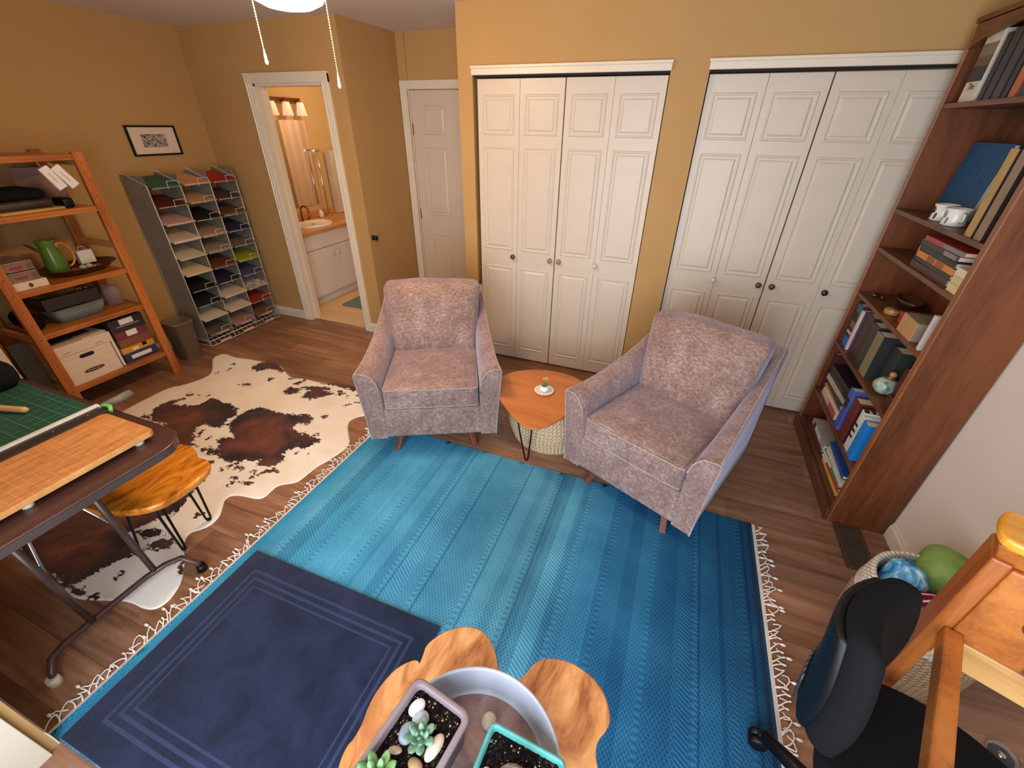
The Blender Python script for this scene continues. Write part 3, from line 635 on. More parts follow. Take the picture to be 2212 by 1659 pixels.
# ------------------------------------------------------------------ armchairs
def armchair(name, label, loc, rz):
    t = thing(name, label, 'armchair', loc, rz, 'swivel armchairs')
    # shell : base rail, back frame
    b = MB()
    b.rbox((0, 0.035, 0.232), (0.287, 0.030, 0.100), 0.012, (0, 0.004, 0), 6)
    b.rbox((0, 0.43, 0.225), (0.284, 0.39, 0.09), 0.015, n=4)
    b.build('base', M_VELVET, t)
    def back(w):
        x, y, z = w
        k = (z + 0.33) / 0.66
        return (x * (1.0 - 0.08 * (1 - k)), y + 0.10 * k - 0.03 * (1 - (x / 0.35) ** 2) * 0.2, z)
    b = MB(); b.rbox((0, 0.775, 0.465), (0.345, 0.04, 0.33), 0.03, n=6, warp=back); b.build('back_frame', M_VELVET, t)
    # arms
    for s in (-1, 1):
        rings = []; N = 20
        for i in range(N + 1):
            k = i / N; y = 0.0 + 0.865 * k
            zt = 0.585 + 0.21 * (k ** 2.0); fl = 0.028 * (1 - k) ** 1.2; wi = 0.090 - 0.034 * k ** .7
            zb = 0.128
            pr = [(0.0, zb), (wi + 0.004, zb), (wi + 0.006 + fl * .3, 0.30), (wi + 0.008 + fl * .7, zt - 0.13), (wi + 0.010 + fl, zt - 0.012), (wi + 0.005 + fl, zt), (wi - 0.014 + fl, zt + 0.001),
                  (wi * 0.62, zt - 0.010), (wi * 0.36, zt - 0.032), (wi * 0.16, zt - 0.066), (0.004, zt - 0.115), (0.0, 0.42)]
            rings.append([(s * (0.285 - 0.016 * k ** .7 + a), y, z) for a, z in pr])
        b = MB(); b.loft(rings, True, True, True)
        a = b.build('arm', M_VELVET, t)
        # front face welt
        r0 = rings[0]; pts = [(x, y - 0.002, z) for x, y, z in r0]
        b = MB(); b.tube(pts[1:11], 0.0042, 7); pt = [(x, y, z) for x, y, z in [r[5] for r in rings]]; b.tube(pt, 0.0042, 7)
        b.build('piping', M_PIPING, a)
    # seat cushion
    def seat(p):
        x, y, z = p; k = max(0, -y / 0.29)
        return (x * (1 + 0.0 * k), y - 0.012 * (1 - (x / 0.275) ** 2) * (1 if y < 0 else 0) * k, z + 0.008 * (1 - (x / .275) ** 2) * k)
    b = MB(); b.rbox((0, 0.295, 0.402), (0.276, 0.290, 0.068), 0.022, (0, 0.004, 0.022), 9, warp=seat)
    c = b.build('seat_cushion', M_VELVET, t)
    for zz, yy in ((0.462, 0.008), (0.344, 0.006)):
        pts = []
        for i in range(25):
            u = -1 + i / 12; x = u * 0.270; pts.append((x, yy - 0.014 * (1 - u * u) + (0.006 if abs(u) > .97 else 0), zz + 0.008 * (1 - u * u)))
        pts = [(-0.272, 0.3, zz)] + [(-0.273, 0.03, zz)] + pts + [(0.273, 0.03, zz), (0.272, 0.3, zz)]
        MB().tube(pts, 0.0045, 7).build('piping', M_PIPING, c)
    # back cushion, leaning and plump
    def bc(p):
        x, y, z = p; k = (z + 0.225) / 0.45
        w = 1.0 + 0.15 * k; sag = -0.010 * (x / 0.3) ** 2 * (k > .5)
        n = noise.noise(Vector((x * 7, z * 7, 3))) * 0.006
        return (x * w, y + 0.25 * z + n, z * 1.0 + sag + 0.012 * noise.noise(Vector((x * 5, 0, 1))) * k)
    b = MB(); b.rbox((0, 0.628, 0.665), (0.272, 0.078, 0.224), 0.038, (0.004, 0.034, 0.008), 10, warp=bc)
    c = b.build('back_cushion', M_VELVET, t)
    # wooden swivel feet
    for x, y, a in ((-0.225, 0.07, -0.6), (0.225, 0.07, 0.6), (-0.24, 0.70, -2.4), (0.24, 0.70, 2.4)):
        dx, dy = math.sin(a), -math.cos(a); b = MB(); q = Vector((-dy, dx, 0)) * 0.016
        P0 = Vector((x - dx * .06, y - dy * .06, 0.148)); P1 = Vector((x + dx * .035, y + dy * .035, 0.0)); rg = []
        for P, w in ((P0, .035), (P1, .014)):
            d = Vector((dx, dy, 0)) * w; rg.append([tuple(P - d - q), tuple(P + d - q), tuple(P + d + q), tuple(P - d + q)])
        b.loft(rg, True, True, False); b.build('leg', M_WALNUT, t, 0.004)
    return t
armchair('armchair', 'brown velvet armchair on the left, squarer to the camera, beside the cowhide', (0.290, -1.335, 0.0012), math.radians(26.6))
armchair('armchair', 'brown velvet armchair on the right, angled in front of the second closet', (1.433, -1.385, 0.0012), math.radians(-24.4))

# ------------------------------------------------------------------ side table, pouf, succulent
def rtri(cx, cy, pts, it=3): return smoothpoly([(cx + x, cy + y) for x, y in pts], it)
TT = smoothpoly([(0.60, -0.83), (0.545, -1.06), (0.86, -1.385), (0.99, -1.365), (1.12, -1.06), (1.12, -0.80), (0.86, -0.72)], 3)
TC = (0.88, -1.03)
t = thing('side_table', 'teak rounded triangular side table with black hairpin legs between the armchairs', 'table', (TC[0], TC[1], 0))
L = [(x - TC[0], y - TC[1]) for x, y in TT]
b = MB(); cpoly = lambda s, z: [(x * s, y * s, z) for x, y in L]
b.loft([cpoly(0.965, 0.382), cpoly(0.995, 0.390), cpoly(1.0, 0.396), cpoly(0.995, 0.402), cpoly(0.99, 0.403)], True, True, False)
b.build('tabletop', M_TEAK, t)
def hairpin(b, top1, top2, foot, r=0.005):
    f = Vector(foot); a = Vector(top1); c = Vector(top2); d = (c - a).normalized() * 0.011
    f = f + Vector((0, 0, r))
    b.tube([a, a.lerp(f - d, .5), f - d + Vector((0, 0, .02)), f - d * .6 + Vector((0, 0, .004)), f, f + d * .6 + Vector((0, 0, .004)), f + d + Vector((0, 0, .02)), c.lerp(f + d, .5), c], r, 8)
for tp, ft, q in (((0.015, -0.27), (-0.035, -0.168), (0.045, 0.012)), ((-0.2, 0.12), (-0.235, 0.15), (0.03, 0.045)), ((0.2, 0.14), (0.235, 0.165), (0.03, -0.045))):
    if tp[0] == 0.015: tp = (-0.035, -0.225)
    b = MB(); hairpin(b, (tp[0] - q[0], tp[1] - q[1], 0.386), (tp[0] + q[0], tp[1] + q[1], 0.386), (ft[0], ft[1], 0.0))
    b.box(tp[0] - .05, tp[0] + .05, tp[1] - .02, tp[1] + .02, 0.382, 0.386)
    b.build('leg', M_BLACKM, t)
# woven pouf
def weave_mat(name, c1, c2, fx=95, fz=46):
    n = NT(name, 0.85); X = n.xyz()
    a = n.m_('MULTIPLY', n.m_('ARCTAN2', X[1], X[0]), fx)
    row = n.m_('MULTIPLY', X[2], fz * 2 * PI / 1.0)
    s = n.m_('SINE', n.m_('ADD', a, n.m_('MULTIPLY', n.m_('SINE', row), 1.4))); r2 = n.m_('ABSOLUTE', n.m_('SINE', n.m_('MULTIPLY', row, 0.5)))
    f = n.m_('ADD', n.m_('MULTIPLY', n.m_('MULTIPLY', s, r2), 0.35), n.m_('ADD', n.m_('MULTIPLY', r2, 0.3), n.m_('MULTIPLY', n.noise(60, 3), 0.4)))
    n.col(n.ramp(f, [(0.1, srgb(*c1)), (0.6, srgb(*c2))])); n.bump(f, 0.8, 0.006); return n.m
M_JUTE = weave_mat('braided_jute', (158, 128, 92), (218, 192, 152), 70, 42)
b = MB(); pr = [(0.001, 0.0), (0.20, 0.0), (0.245, 0.02)]
for i in range(13):
    z = 0.03 + i * 0.0205; w = 0.235 + 0.042 * math.sin(PI * (i + 1) / 14)
    pr += [(w, z), (w + 0.006, z + 0.007), (w + 0.001, z + 0.0145)]
pr += [(0.225, 0.300), (0.17, 0.312), (0.001, 0.315)]
b.lathe(pr, 56)
o = b.build('woven_pouf', M_JUTE, None, loc=(0.905, -0.880, 0)); tag(o, 'round braided jute pouf under the teak side table', 'pouf')
# saucer, pot, plant
M_CER = plain('white_ceramic', (232, 226, 214), 0.2, var=0.02)
PX, PY = 0.878, -1.005
t = thing('saucer', 'white patterned saucer on the teak side table', 'saucer', (PX, PY, 0.403))
MB().lathe([(0.001, 0.001), (0.033, 0.0), (0.036, 0.002), (0.058, 0.010), (0.0595, 0.012), (0.058, 0.013), (0.036, 0.006), (0.001, 0.005)], 32).build('dish', M_CER, t)
b = MB()
for i in range(10):
    a = i * 2 * PI / 10; b.ball((0.047 * math.cos(a), 0.047 * math.sin(a), 0.0092), 0.0075, 8, (1, 0.6, 0.18), None)
b.build('painted_motif', plain('grey_green_glaze', (120, 128, 112), 0.3), t)
t = thing('potted_succulent', 'tiny succulent in a round white pot on the saucer', 'plant', (PX, PY, 0.4085))
MB().lathe([(0.001, 0.0), (0.018, 0), (0.026, 0.008), (0.029, 0.02), (0.026, 0.034), (0.022, 0.038), (0.019, 0.036), (0.001, 0.034)], 24).build('pot', M_CER, t)
M_SUC = plain('succulent_green', (118, 142, 96), 0.45, var=0.2); M_SUCY = plain('succulent_yellow_tip', (186, 176, 92), 0.45, var=0.2)
def leafmesh(b, L, w, th, M):
    rg = []
    for i in range(9):
        k = i / 8; ww = w * (math.sin(PI * min(1, k * 0.9 + 0.06)) ** 0.7) * (0.6 + 0.6 * k) * (1 if k < .98 else .1); tt = th * math.sin(PI * (0.12 + 0.82 * k)); z = 0.25 * L * k * k
        rg.append([(L * k, ww * math.cos(a) * .5, z + tt * math.sin(a) * .5) for a in [j * PI / 4 for j in range(8)]])
    b.loft(rg, True, True, True, M)
def rosette(name, mat, parent, c, n, L, w, th, layers=3, seed=1):
    b = MB(); r = random.Random(seed)
    for l in range(layers):
        q = n - l * 2 if n - l * 2 > 3 else 3
        for i in range(q):
            a = 2 * PI * i / q + l * 0.5 + r.uniform(-.1, .1); M = Matrix.Translation(c) @ Matrix.Rotation(a, 4, 'Z') @ Matrix.Rotation(-0.12 - l * 0.42, 4, 'Y')
            leafmesh(b, L * (1 - 0.22 * l), w * (1 - .18 * l), th, M)
    return b.build(name, mat, parent)
rosette('leaves', M_SUC, t, (0, 0, 0.037), 8, 0.026, 0.012, 0.006, 2, 2)
b = MB(); b.tube([(0, 0, 0.036), (0.004, 0.003, 0.06), (0.003, 0.006, 0.078)], 0.003, 6); b.build('stem', M_SUC, t)
rosette('top_leaves', M_SUCY, t, (0.003, 0.006, 0.076), 7, 0.022, 0.010, 0.005, 2, 3)

# ------------------------------------------------------------------ live edge stool under the folding table
SC0 = (-0.52, -2.38)
P = [(-0.72, -2.20), (-0.62, -2.20), (-0.53, -2.175), (-0.465, -2.19), (-0.42, -2.225), (-0.34, -2.215), (-0.285, -2.26), (-0.268, -2.34), (-0.27, -2.42), (-0.285, -2.49), (-0.36, -2.555), (-0.47, -2.60), (-0.60, -2.61), (-0.74, -2.58), (-0.80, -2.47), (-0.79, -2.32)]
t = thing('live_edge_stool', 'honey coloured live edge wooden stool half under the folding table', 'stool', (SC0[0], SC0[1], 0.005))
L = [(x - SC0[0], y - SC0[1]) for x, y in smoothpoly(P, 2)]
b = MB(); cp = lambda s, z: [(x * s, y * s, z) for x, y in L]
b.loft([cp(0.86, 0.402), cp(0.94, 0.410), cp(0.985, 0.425), cp(1.0, 0.438), cp(0.992, 0.446), cp(0.965, 0.450)], True, True, True)
b.build('seat', M_STOOL, t)
for (tx, ty), (fx, fy), q in (((-0.41, -2.29), (-0.527, -2.250), (0.012, 0.018)), ((-0.37, -2.46), (-0.472, -2.420), (0.012, -0.018)), ((-0.62, -2.50), (-0.64, -2.52), (0.03, 0.03)), ((-0.68, -2.3), (-0.74, -2.27), (.03, -.02))):
    if fx == -0.527: tx, ty = -0.44, -2.29
    b = MB(); A = lambda x, y, z: (x - SC0[0], y - SC0[1], z)
    hairpin(b, A(tx - q[0], ty - q[1], .406), A(tx + q[0], ty + q[1], .406), A(fx, fy, 0), 0.0055)
    b.box(tx - SC0[0] - .04, tx - SC0[0] + .04, ty - SC0[1] - .03, ty - SC0[1] + .03, 0.400, 0.405)
    b.ball(A(fx, fy, 0.008), 0.010, 8, (1.2, 1.2, .7))
    b.build('leg', M_BLACKM, t)

# ------------------------------------------------------------------ folding table
M_TTOP = plain('dark_brown_laminate', (74, 48, 42), 0.3, var=0.1); M_TEDGE = plain('tarnished_edge_band', (118, 92, 82), 0.3, 0.7); M_TLEG = plain('brown_enamel_tube', (82, 60, 54), 0.35, 0.3)
t = thing('folding_table', 'dark brown folding table with rounded corner and tubular legs', 'table', (-1.0, -2.7, 0))
def rrect(x0, x1, y0, y1, r, n=6):
    o = []
    for cx, cy, a0 in ((x1 - r, y1 - r, 0), (x0 + r, y1 - r, 90), (x0 + r, y0 + r, 180), (x1 - r, y0 + r, 270)):
        for i in range(n + 1): a = math.radians(a0 + 90 * i / n); o.append((cx + r * math.cos(a), cy + r * math.sin(a)))
    return o
R = rrect(-0.95, 0.845, -0.37, 0.362, 0.105)
MB().prism(R, 0.728, 0.742).build('tabletop', M_TTOP, t)
b = MB(); R2 = rrect(-0.953, 0.848, -0.373, 0.365, 0.108); b.tube([(x, y, 0.741) for x, y in R2], 0.0035, 6, True); b.loft([[(x, y, 0.708) for x, y in R2], [(x, y, 0.739) for x, y in R2]], True, False, False)
b.build('edge_band', M_TEDGE, t)
for sx in (1, -1):
    X = lambda x: x * sx + (0 if sx > 0 else -0.1)
    b = MB(); b.tube([(X(.70), 0.24, 0.0), (X(.69), 0.235, 0.05), (X(.64), 0.215, 0.085), (X(.585), 0.17, 0.065), (X(.565), 0.10, 0.058), (X(.565), -0.12, 0.058), (X(.58), -0.20, 0.07), (X(.61), -0.25, 0.08), (X(.635), -0.275, 0.05), (X(.64), -0.285, 0.0)], 0.0125, 12)
    b.build('foot_rail', M_TLEG, t)
    for y0, y1 in ((0.065, 0.135), (-0.155, -0.105)):
        MB().tube([(X(.725), y0, 0.727), (X(.57), y1, 0.06)], 0.0125, 12).build('leg', M_TLEG, t)
    b = MB(); b.tube([(X(.655), 0.10, 0.42), (X(.45), 0.05, 0.60), (X(.25), 0.0, 0.725)], 0.006, 8); b.tube([(X(.655), -0.13, 0.42), (X(.45), -0.05, 0.60), (X(.25), 0.0, 0.725)], 0.006, 8)
    b.build('brace', M_CHROME, t)
    for x, y in ((.70, .24), (.64, -.285)): b = MB(); b.cyl(X(x), y, 0.0, 0.036, 0.022, 18, 0.018); b.build('foot_cap', plain('cream_rubber_cap', (222, 206, 176), 0.5) if y < 0 else M_BLACKP, t)

# green cutting mat
def gridmat(name, c, lc, sp, w, w2=None, rough=0.6, rot=0.0):
    n = NT(name, rough); X = n.xyz(n.map((1, 1, 1), (0, 0, 0), (0, 0, rot)))
    g = n.m_('MAXIMUM', n.lines(X[0], sp, w), n.lines(X[1], sp, w))
    if w2: g = n.m_('MAXIMUM', n.m_('MULTIPLY', g, 0.35), n.m_('MAXIMUM', n.lines(X[0], sp * 2, w2), n.lines(X[1], sp * 2, w2)))
    base = n.ramp(n.noise(7, 4), [(0.3, srgb(*c)), (0.7, srgb(*[min(255, int(q * 1.15)) for q in c]))])
    n.col(n.mix(n.m_('MULTIPLY', g, 0.6), base, srgb(*lc))); return n.m
o = MB().prism(rrect(-0.42, 0.375, -0.30, 0.285, 0.012, 3), 0, 0.003).build('cutting_mat', gridmat('green_cutting_mat', (22, 74, 60), (150, 190, 160), 0.0254, 0.0006, 0.0012), None, loc=(-1.07, -2.64, 0.7425))
tag(o, 'green gridded cutting mat on the folding table', 'cutting mat')
# paper trimmer
t = thing('paper_trimmer', 'wooden board paper trimmer with white feet and metal rail', 'paper trimmer', (-0.24, -2.39, 0.7425))
n = NT('trimmer_board', 0.4); X = n.xyz()
g = n.m_('MAXIMUM', n.lines(X[1], 0.0254, 0.0007), n.m_('MULTIPLY', n.lines(X[0], 0.0127, 0.0004), 0.25))
wv = n.ramp(n.noise(1.0, 5, n.map((60, 14, 10)), 0.6), [(0.3, srgb(176, 112, 58)), (0.7, srgb(214, 152, 92))]); n.col(n.mix(n.m_('MULTIPLY', g, 0.55), wv, srgb(246, 204, 120)))
MB().prism(rrect(-0.287, 0.0, -0.56, 0.0, 0.02, 4), 0.020, 0.042).build('board', n.m, t, 0.003)
for x, y in ((-0.03, -0.05), (-0.03, -0.375), (-0.03, -0.47), (-0.26, -0.04)): b = MB(); b.cyl(x, y, 0.0, 0.0205, 0.0155, 18, 0.018); b.build('foot', M_CER, t)
b = MB(); b.box(-0.352, -0.29, -0.56, 0.012, 0.018, 0.044); b.build('metal_rail', plain('dark_steel_rail', (92, 84, 82), 0.3, 0.8), t, 0.002)
b = MB(); b.box(-0.372, -0.352, -0.56, 0.02, 0.010, 0.050); b.build('white_guide', plain('white_guide', (224, 220, 210), 0.3), t, 0.002)
b = MB(); b.tube([(-0.372, 0.018, 0.03), (-0.35, 0.034, 0.04), (-0.32, 0.036, 0.04), (-0.295, 0.02, 0.03)], 0.008, 8); b.build('end_cap', plain('lime_end_cap', (110, 190, 90), 0.4), t)
for y in (-0.04, -0.15, -0.30, -0.44): MB().cyl(-0.32, y, 0.044, 0.046, 0.0035, 10).build('rivet', M_CHROME, t)
# grey tube
M_GT = plain('grey_tube', (118, 112, 106), 0.5)
b = MB(); R1 = Matrix.Rotation(-PI / 2, 4, 'X')
b.lathe([(0.012, 0), (0.017, 0), (0.017, 0.13), (0.012, 0.13), (0.012, 0.0)], 20, R1)
o = b.build('grey_tube', M_GT, None, loc=(-0.62, -2.37, 0.7605)); o.rotation_euler = (0, 0, 0.12); tag(o, 'grey hollow tube sticking out beyond the paper trimmer', 'tube')
# wooden ridged handle
b = MB(); pr = [(0.001, 0.0)]
for i in range(15): pr += [(0.0115, 0.002 + i * .009), (0.0128, 0.005 + i * .009), (0.0112, 0.009 + i * .009)]
pr += [(0.010, 0.142), (0.004, 0.146), (0.001, 0.147)]
b.lathe(pr, 16, Matrix.Rotation(PI / 2, 4, 'Y'))
o = b.build('ridged_handle', wood('pale_beech', (206, 160, 104), (226, 184, 132), 'x', 1.5, 0.4), None, loc=(-1.02, -2.52, 0.7600)); o.rotation_euler = (0, 0, 0.28); tag(o, 'pale wooden ridged tool handle lying on the green cutting mat', 'tool')
# black bag on mat
b = MB(); b.rbox((0, 0, 0.06), (0.10, 0.075, 0.06), 0.04, (0.01, 0.01, 0.01), 5, warp=lambda p: (p[0] * (1 - p[2]), p[1] * (1 - p[2] * .6), p[2]))
o = b.build('black_pouch', M_BLACKF, None, loc=(-1.27, -2.43, 0.7462)); tag(o, 'black fabric pouch on the cutting mat at the left picture edge', 'pouch')
# ------------------------------------------------------------------ pine shelving unit and what stands on it
SX, SY0, SY1 = -2.17, -1.935, -1.235          # front plane, near end, far end
t = thing('shelving_unit', 'orange pine shelving unit with open shelves against the left wall', 'shelves', (-2.40, -1.585, 0))
def loc4(x, y): return x + 2.40, y + 1.585
for px in (-2.64, SX - 0.03):
    for py in (SY0, SY1 - 0.056):
        b = MB(); x, y = loc4(px, py); b.box(x, x + 0.032, y, y + 0.056, 0, 1.60)
        post = b.build('post', M_PINE, t, 0.002)
        if px > -2.5:
            for z in [0.1 + 0.0955 * i for i in range(16)]: MB().add([(x + 0.0324, y + 0.028 + 0.0034 * math.cos(a), z + 0.0034 * math.sin(a)) for a in [k * PI / 4 for k in range(8)]], [tuple(range(8))]).build('peg_hole', M_DARK, post)
for py in (SY0, SY1 - 0.046):
    x0, y0 = loc4(-2.608, py); x1, _ = loc4(SX - 0.03, py)
    for z in (0.16, 0.55, 1.0, 1.52): MB().box(x0, x1, y0 + 0.01, y0 + 0.032, z, z + 0.045).build('rung', M_PINEX, t, 0.002)
SHZ = (0.205, 0.600, 0.872, 1.285, 1.585)
for z in SHZ:
    b = MB(); x0, y0 = loc4(-2.60, SY0 + 0.0565); x1, y1 = loc4(SX - 0.004, SY1 - 0.0565)
    for i in range(5): a = x0 + i * (x1 - x0) / 5; b.box(a, a + (x1 - x0) / 5 - 0.003, y0, y1, z - 0.018, z)
    b.box(x1 - 0.02, x1, y0, y1, z - 0.032, z - 0.0181)
    b.build('shelf', M_PINEY, t, 0.001)

def simple(name, label, cat, mat, fn, loc, rz=0, group=None, bevel=0.0, rot=None):
    b = MB(); fn(b); o = b.build(name, mat, None, bevel, loc=loc, rot=rot or (0, 0, rz)); return tag(o, label, cat, group)
# bottom shelf : storage box
Z = SHZ[0]
t = thing('storage_box', 'white cardboard archive storage box on the lowest pine shelf', 'box', (-2.36, -1.724, Z))
MW = plain('white_cardboard', (224, 204, 176), 0.7, var=0.03)
n = NT('striped_white_cardboard', 0.7); X = n.xyz(); n.col(n.mix(n.m_('MULTIPLY', n.lines(X[2], 0.045, 0.002), 0.5), srgb(226, 208, 182), srgb(178, 140, 124)))
b = MB(); b.box(-.17, .155, -.155, .155, 0, .235); b.build('box_body', n.m, t, 0.002)
b = MB(); b.box(-.175, .162, -.162, .162, .215, .285); lid = b.build('lid', MW, t, 0.003)
for q in (-.12, .07): MB().box(.162, .1625, q, q + .045, .232, .235).build('lid_slot', plain('card_slot', (120, 88, 62), 0.8), lid)
T = lambda y, z: Matrix.Translation((0.1558, y, z)) @ Matrix.Rotation(PI / 2, 4, 'Y') @ Matrix.Rotation(PI / 2, 4, 'Z')
def stadium(hw, r, n=8): return [(hw * s + r * math.cos(a), r * math.sin(a)) for s, a0 in ((1, -PI / 2), (-1, PI / 2)) for a in [a0 + PI * i / n for i in range(n + 1)]]
MB().prism(stadium(.030, .013), 0, .0006, T(0.0, 0.180)).build('hand_hole', M_DARK, t)
bd = MB().prism([(0.062 * math.copysign(abs(math.cos(a)) ** .8, math.cos(a)), 0.013 * math.sin(a)) for a in [i * PI / 16 for i in range(32)]], 0, .0006, T(0, 0.070)).build('badge', plain('badge_brown', (74, 50, 40), 0.6), t)
letter('BANKERS BOX', 0.0125, plain('badge_ink', (206, 184, 160), 0.6), bd, (0.157, 0, 0.070), (PI / 2, 0, PI / 2))
simple('paper_pile', 'dark glossy magazine lying on the archive box lid', 'magazine', plain('glossy_dark_cover', (66, 56, 58), 0.2, sc=14, var=.5), lambda b: b.box(-.12, .10, -.13, .10, 0, .008), (-2.39, -1.72, Z + .286), 0.1)
simple('envelope', 'cream envelope on the archive box lid beside the magazine', 'envelope', MW, lambda b: b.box(-.04, .05, -.05, .10, 0, .006), (-2.26, -1.66, Z + .286), 0.1, None, 0.001)
# upright papers between the archive box and the stacked boxes
b = MB(); b.box(-.14, .14, -.008, .008, 0, .27)
o = b.build('paper_sheaf', M_PAPER, None, 0.001, loc=(-2.37, -1.544, Z), rot=(0, 0, 0)); tag(o, 'white papers standing between the archive box and the coloured boxes', 'papers')
def sbox(name, label, c, y0, y1, z0, z1, cl=None, x0=-2.52, x1=-2.225, rz=0):
    t = thing(name, label, 'box', ((x0 + x1) / 2, (y0 + y1) / 2, z0), rz)
    hx, hy = (x1 - x0) / 2, (y1 - y0) / 2; h = z1 - z0
    MB().box(-hx, hx, -hy, hy, 0, h - .001).build('box_body', plain(name + '_%d%d%d' % c, c, 0.5), t, 0.002)
    if cl:
        MB().box(hx, hx + .001, -cl[0], cl[0], h * cl[1], h * cl[2]).build('paper_label', M_PAPER, t)
    return t
sbox('stacked_box', 'navy blue box with white label, lowest of the stacked boxes', (44, 52, 92), -1.525, -1.300, Z, Z + .072, (.07, .3, .7))
t = sbox('stacked_box', 'yellow printed box between the navy and brown boxes', (206, 148, 44), -1.525, -1.300, Z + .072, Z + .118)
MB().box(.1475, .149, -.04, .0, .012, .03).build('printed_patch', M_PAPER, t); MB().box(.1475, .149, .03, .06, .02, .045).build('printed_mark', M_BLACKP, t)
sbox('stacked_box', 'plain brown box between the yellow and maroon boxes', (128, 74, 56), -1.520, -1.302, Z + .118, Z + .182)
sbox('stacked_box', 'maroon box with small white label, second from the stack top', (118, 42, 56), -1.520, -1.302, Z + .182, Z + .238, (.035, .2, .95))
t = sbox('stacked_box', 'black box with white label, topmost of the stacked boxes', (46, 38, 42), -1.525, -1.300, Z + .238, Z + .335, (.045, .5, .9))
MB().box(.1475, .150, -.075, .075, .035, .042).build('closure_strip', plain('grey_strip', (150, 138, 128), 0.4), t)
# second shelf : black lidded tray on blue grey basket, glass jar
Z = SHZ[1]
t = thing('storage_tray', 'blue grey cloth tray on the second lowest pine shelf', 'tray', (-2.38, -1.60, Z))
b = MB(); b.loft([[(x * s, y * s, z) for x, y in rrect(-.13, .13, -.15, .15, .03)] for s, z in ((.8, 0), (.96, .06), (1.0, .095), (1.05, .10), (0.95, .09), (.8, .02))], True, True, True); b.build('tray_body', plain('blue_grey_cloth', (120, 128, 120), 0.8, bump=.2), t)
t = thing('display_case', 'dark glass lidded case resting on the blue grey tray', 'case', (-2.38, -1.62, Z + .101))
MB().box(-.115, .125, -.155, .155, 0, .075).build('case_body', plain('dark_case', (46, 36, 34), 0.4), t, .003)
b = MB(); b.box(-.10, .11, -.14, .14, .0755, .0765); b.build('glass_lid', plain('smoky_glass', (70, 58, 54), 0.08, sc=20, var=.6), t)
M_GOLD = plain('bronze_filings', (196, 160, 90), 0.3, 0.8)
b = MB(); [b.ball((.06 + random.uniform(-.02, .02), .10 + random.uniform(-.03, .03), .078), .007, 6) for _ in range(9)]; b.build('gold_trinkets', M_GOLD, t)
gl = NT('clear_glass', 0.05); gl.b.inputs['Transmission Weight'].default_value = 0.9; gl.b.inputs['Base Color'].default_value = (0.85, 0.82, 0.78, 1); gl.b.inputs['IOR'].default_value = 1.08
M_GLASS = gl.m
t = thing('glass_jar', 'clear glass jar at the far end of the second lowest shelf', 'jar', (-2.38, -1.345, Z))
MB().lathe([(0.001, 0.003), (0.048, 0.003), (0.055, 0.01), (0.056, 0.10), (0.045, 0.125), (0.044, 0.135), (0.047, 0.137), (0.042, 0.137), (0.052, 0.098), (0.051, 0.012), (0.001, 0.008)], 24).build('glass_body', M_GLASS, t)
b = MB(); [b.ball((random.uniform(-.025, .025), random.uniform(-.025, .025), .018 + .01 * i), .013, 7) for i in range(6)]; b.build('jar_contents', plain('amber_bits', (150, 104, 70), 0.3), t)
simple('dark_bundle', 'dark cloth bundle behind the near post on the second lowest shelf', 'bundle', M_BLACKF, lambda b: b.rbox((0, 0, .05), (.13, .045, .05), .04, n=4), (-2.40, -1.835, Z + .001))
# third shelf : wooden tray, pitcher, marbles, card, drawers
Z = SHZ[2]
t = thing('wooden_tray', 'dark oval wooden tray on the middle pine shelf', 'tray', (-2.36, -1.455, Z))
MB().lathe([(0.001, .001), (.12, 0), (.16, .012), (.205, .045), (.212, .046), (.207, .05), (.155, .02), (.001, .012)], 40, None, True, 0.72, 1.03).build('tray_body', plain('dark_reddish_wood', (74, 34, 26), 0.3, sc=14), t)
t = thing('green_pitcher', 'green enamel pitcher with orange hook handle', 'pitcher', (-2.38, -1.555, Z + .0125))
prp = [(0.001, 0), (.050, 0), (.056, .01), (.058, .06), (.052, .13), (.044, .175), (.048, .205), (.052, .215), (.048, .214), (.040, .18), (.048, .12), (.05, .02), (.001, .01)]
MB().lathe(prp, 28).build('pitcher_body', plain('green_enamel', (86, 120, 44), 0.2), t)
b = MB(); b.loft([[(.0 + .035 * k * math.cos(a) - .0, -.045 - .05 * k + .012 * math.sin(a) * (1 - k * .5), .15 + .06 * k + .012 * math.cos(a) * (1 - k * .6)) for a in [j * PI / 4 for j in range(8)]] for k in (0, .5, 1)]); b.build('spout', plain('olive_enamel', (70, 84, 44), 0.25), t)
b = MB(); pts = [(0.03, .05 + .050 * math.sin(a) * (1.0 if a < PI else .6), .115 + .075 * math.cos(a) * (1.0)) for a in [i * PI / 10 for i in range(-2, 11)]]
b.tube([(0.03, .035, .165)] + pts[1:] , .0065, 8); b.build('handle', plain('orange_handle', (214, 132, 36), 0.3), t)
M_MAR = [plain('mint_glass', (140, 176, 138), 0.1), plain('violet_glass', (140, 60, 100), 0.1), plain('clear_pink_glass', (176, 140, 132), 0.1), plain('amber_glass', (150, 90, 60), 0.1), plain('pale_glass', (186, 176, 160), 0.1)]
for i, (x, y, r, k, nm) in enumerate(((-2.27, -1.475, .022, 0, 'mint green'), (-2.255, -1.53, .018, 1, 'violet'), (-2.26, -1.50, .014, 3, 'amber'), (-2.29, -1.43, .02, 4, 'pale clear'), (-2.26, -1.415, .015, 2, 'pinkish'))):
    o = MB().ball((0, 0, r), r, 12).build('glass_ball', M_MAR[k], None, loc=(x, y, Z + .0195)); tag(o, nm + ' glass ball in the dark wooden tray beside the pitcher', 'glass ball', 'glass balls in the wooden tray')
t = thing('paper_bag', 'small white paper gift bag with handle behind the wooden tray', 'bag', (-2.44, -1.36, Z + .03))
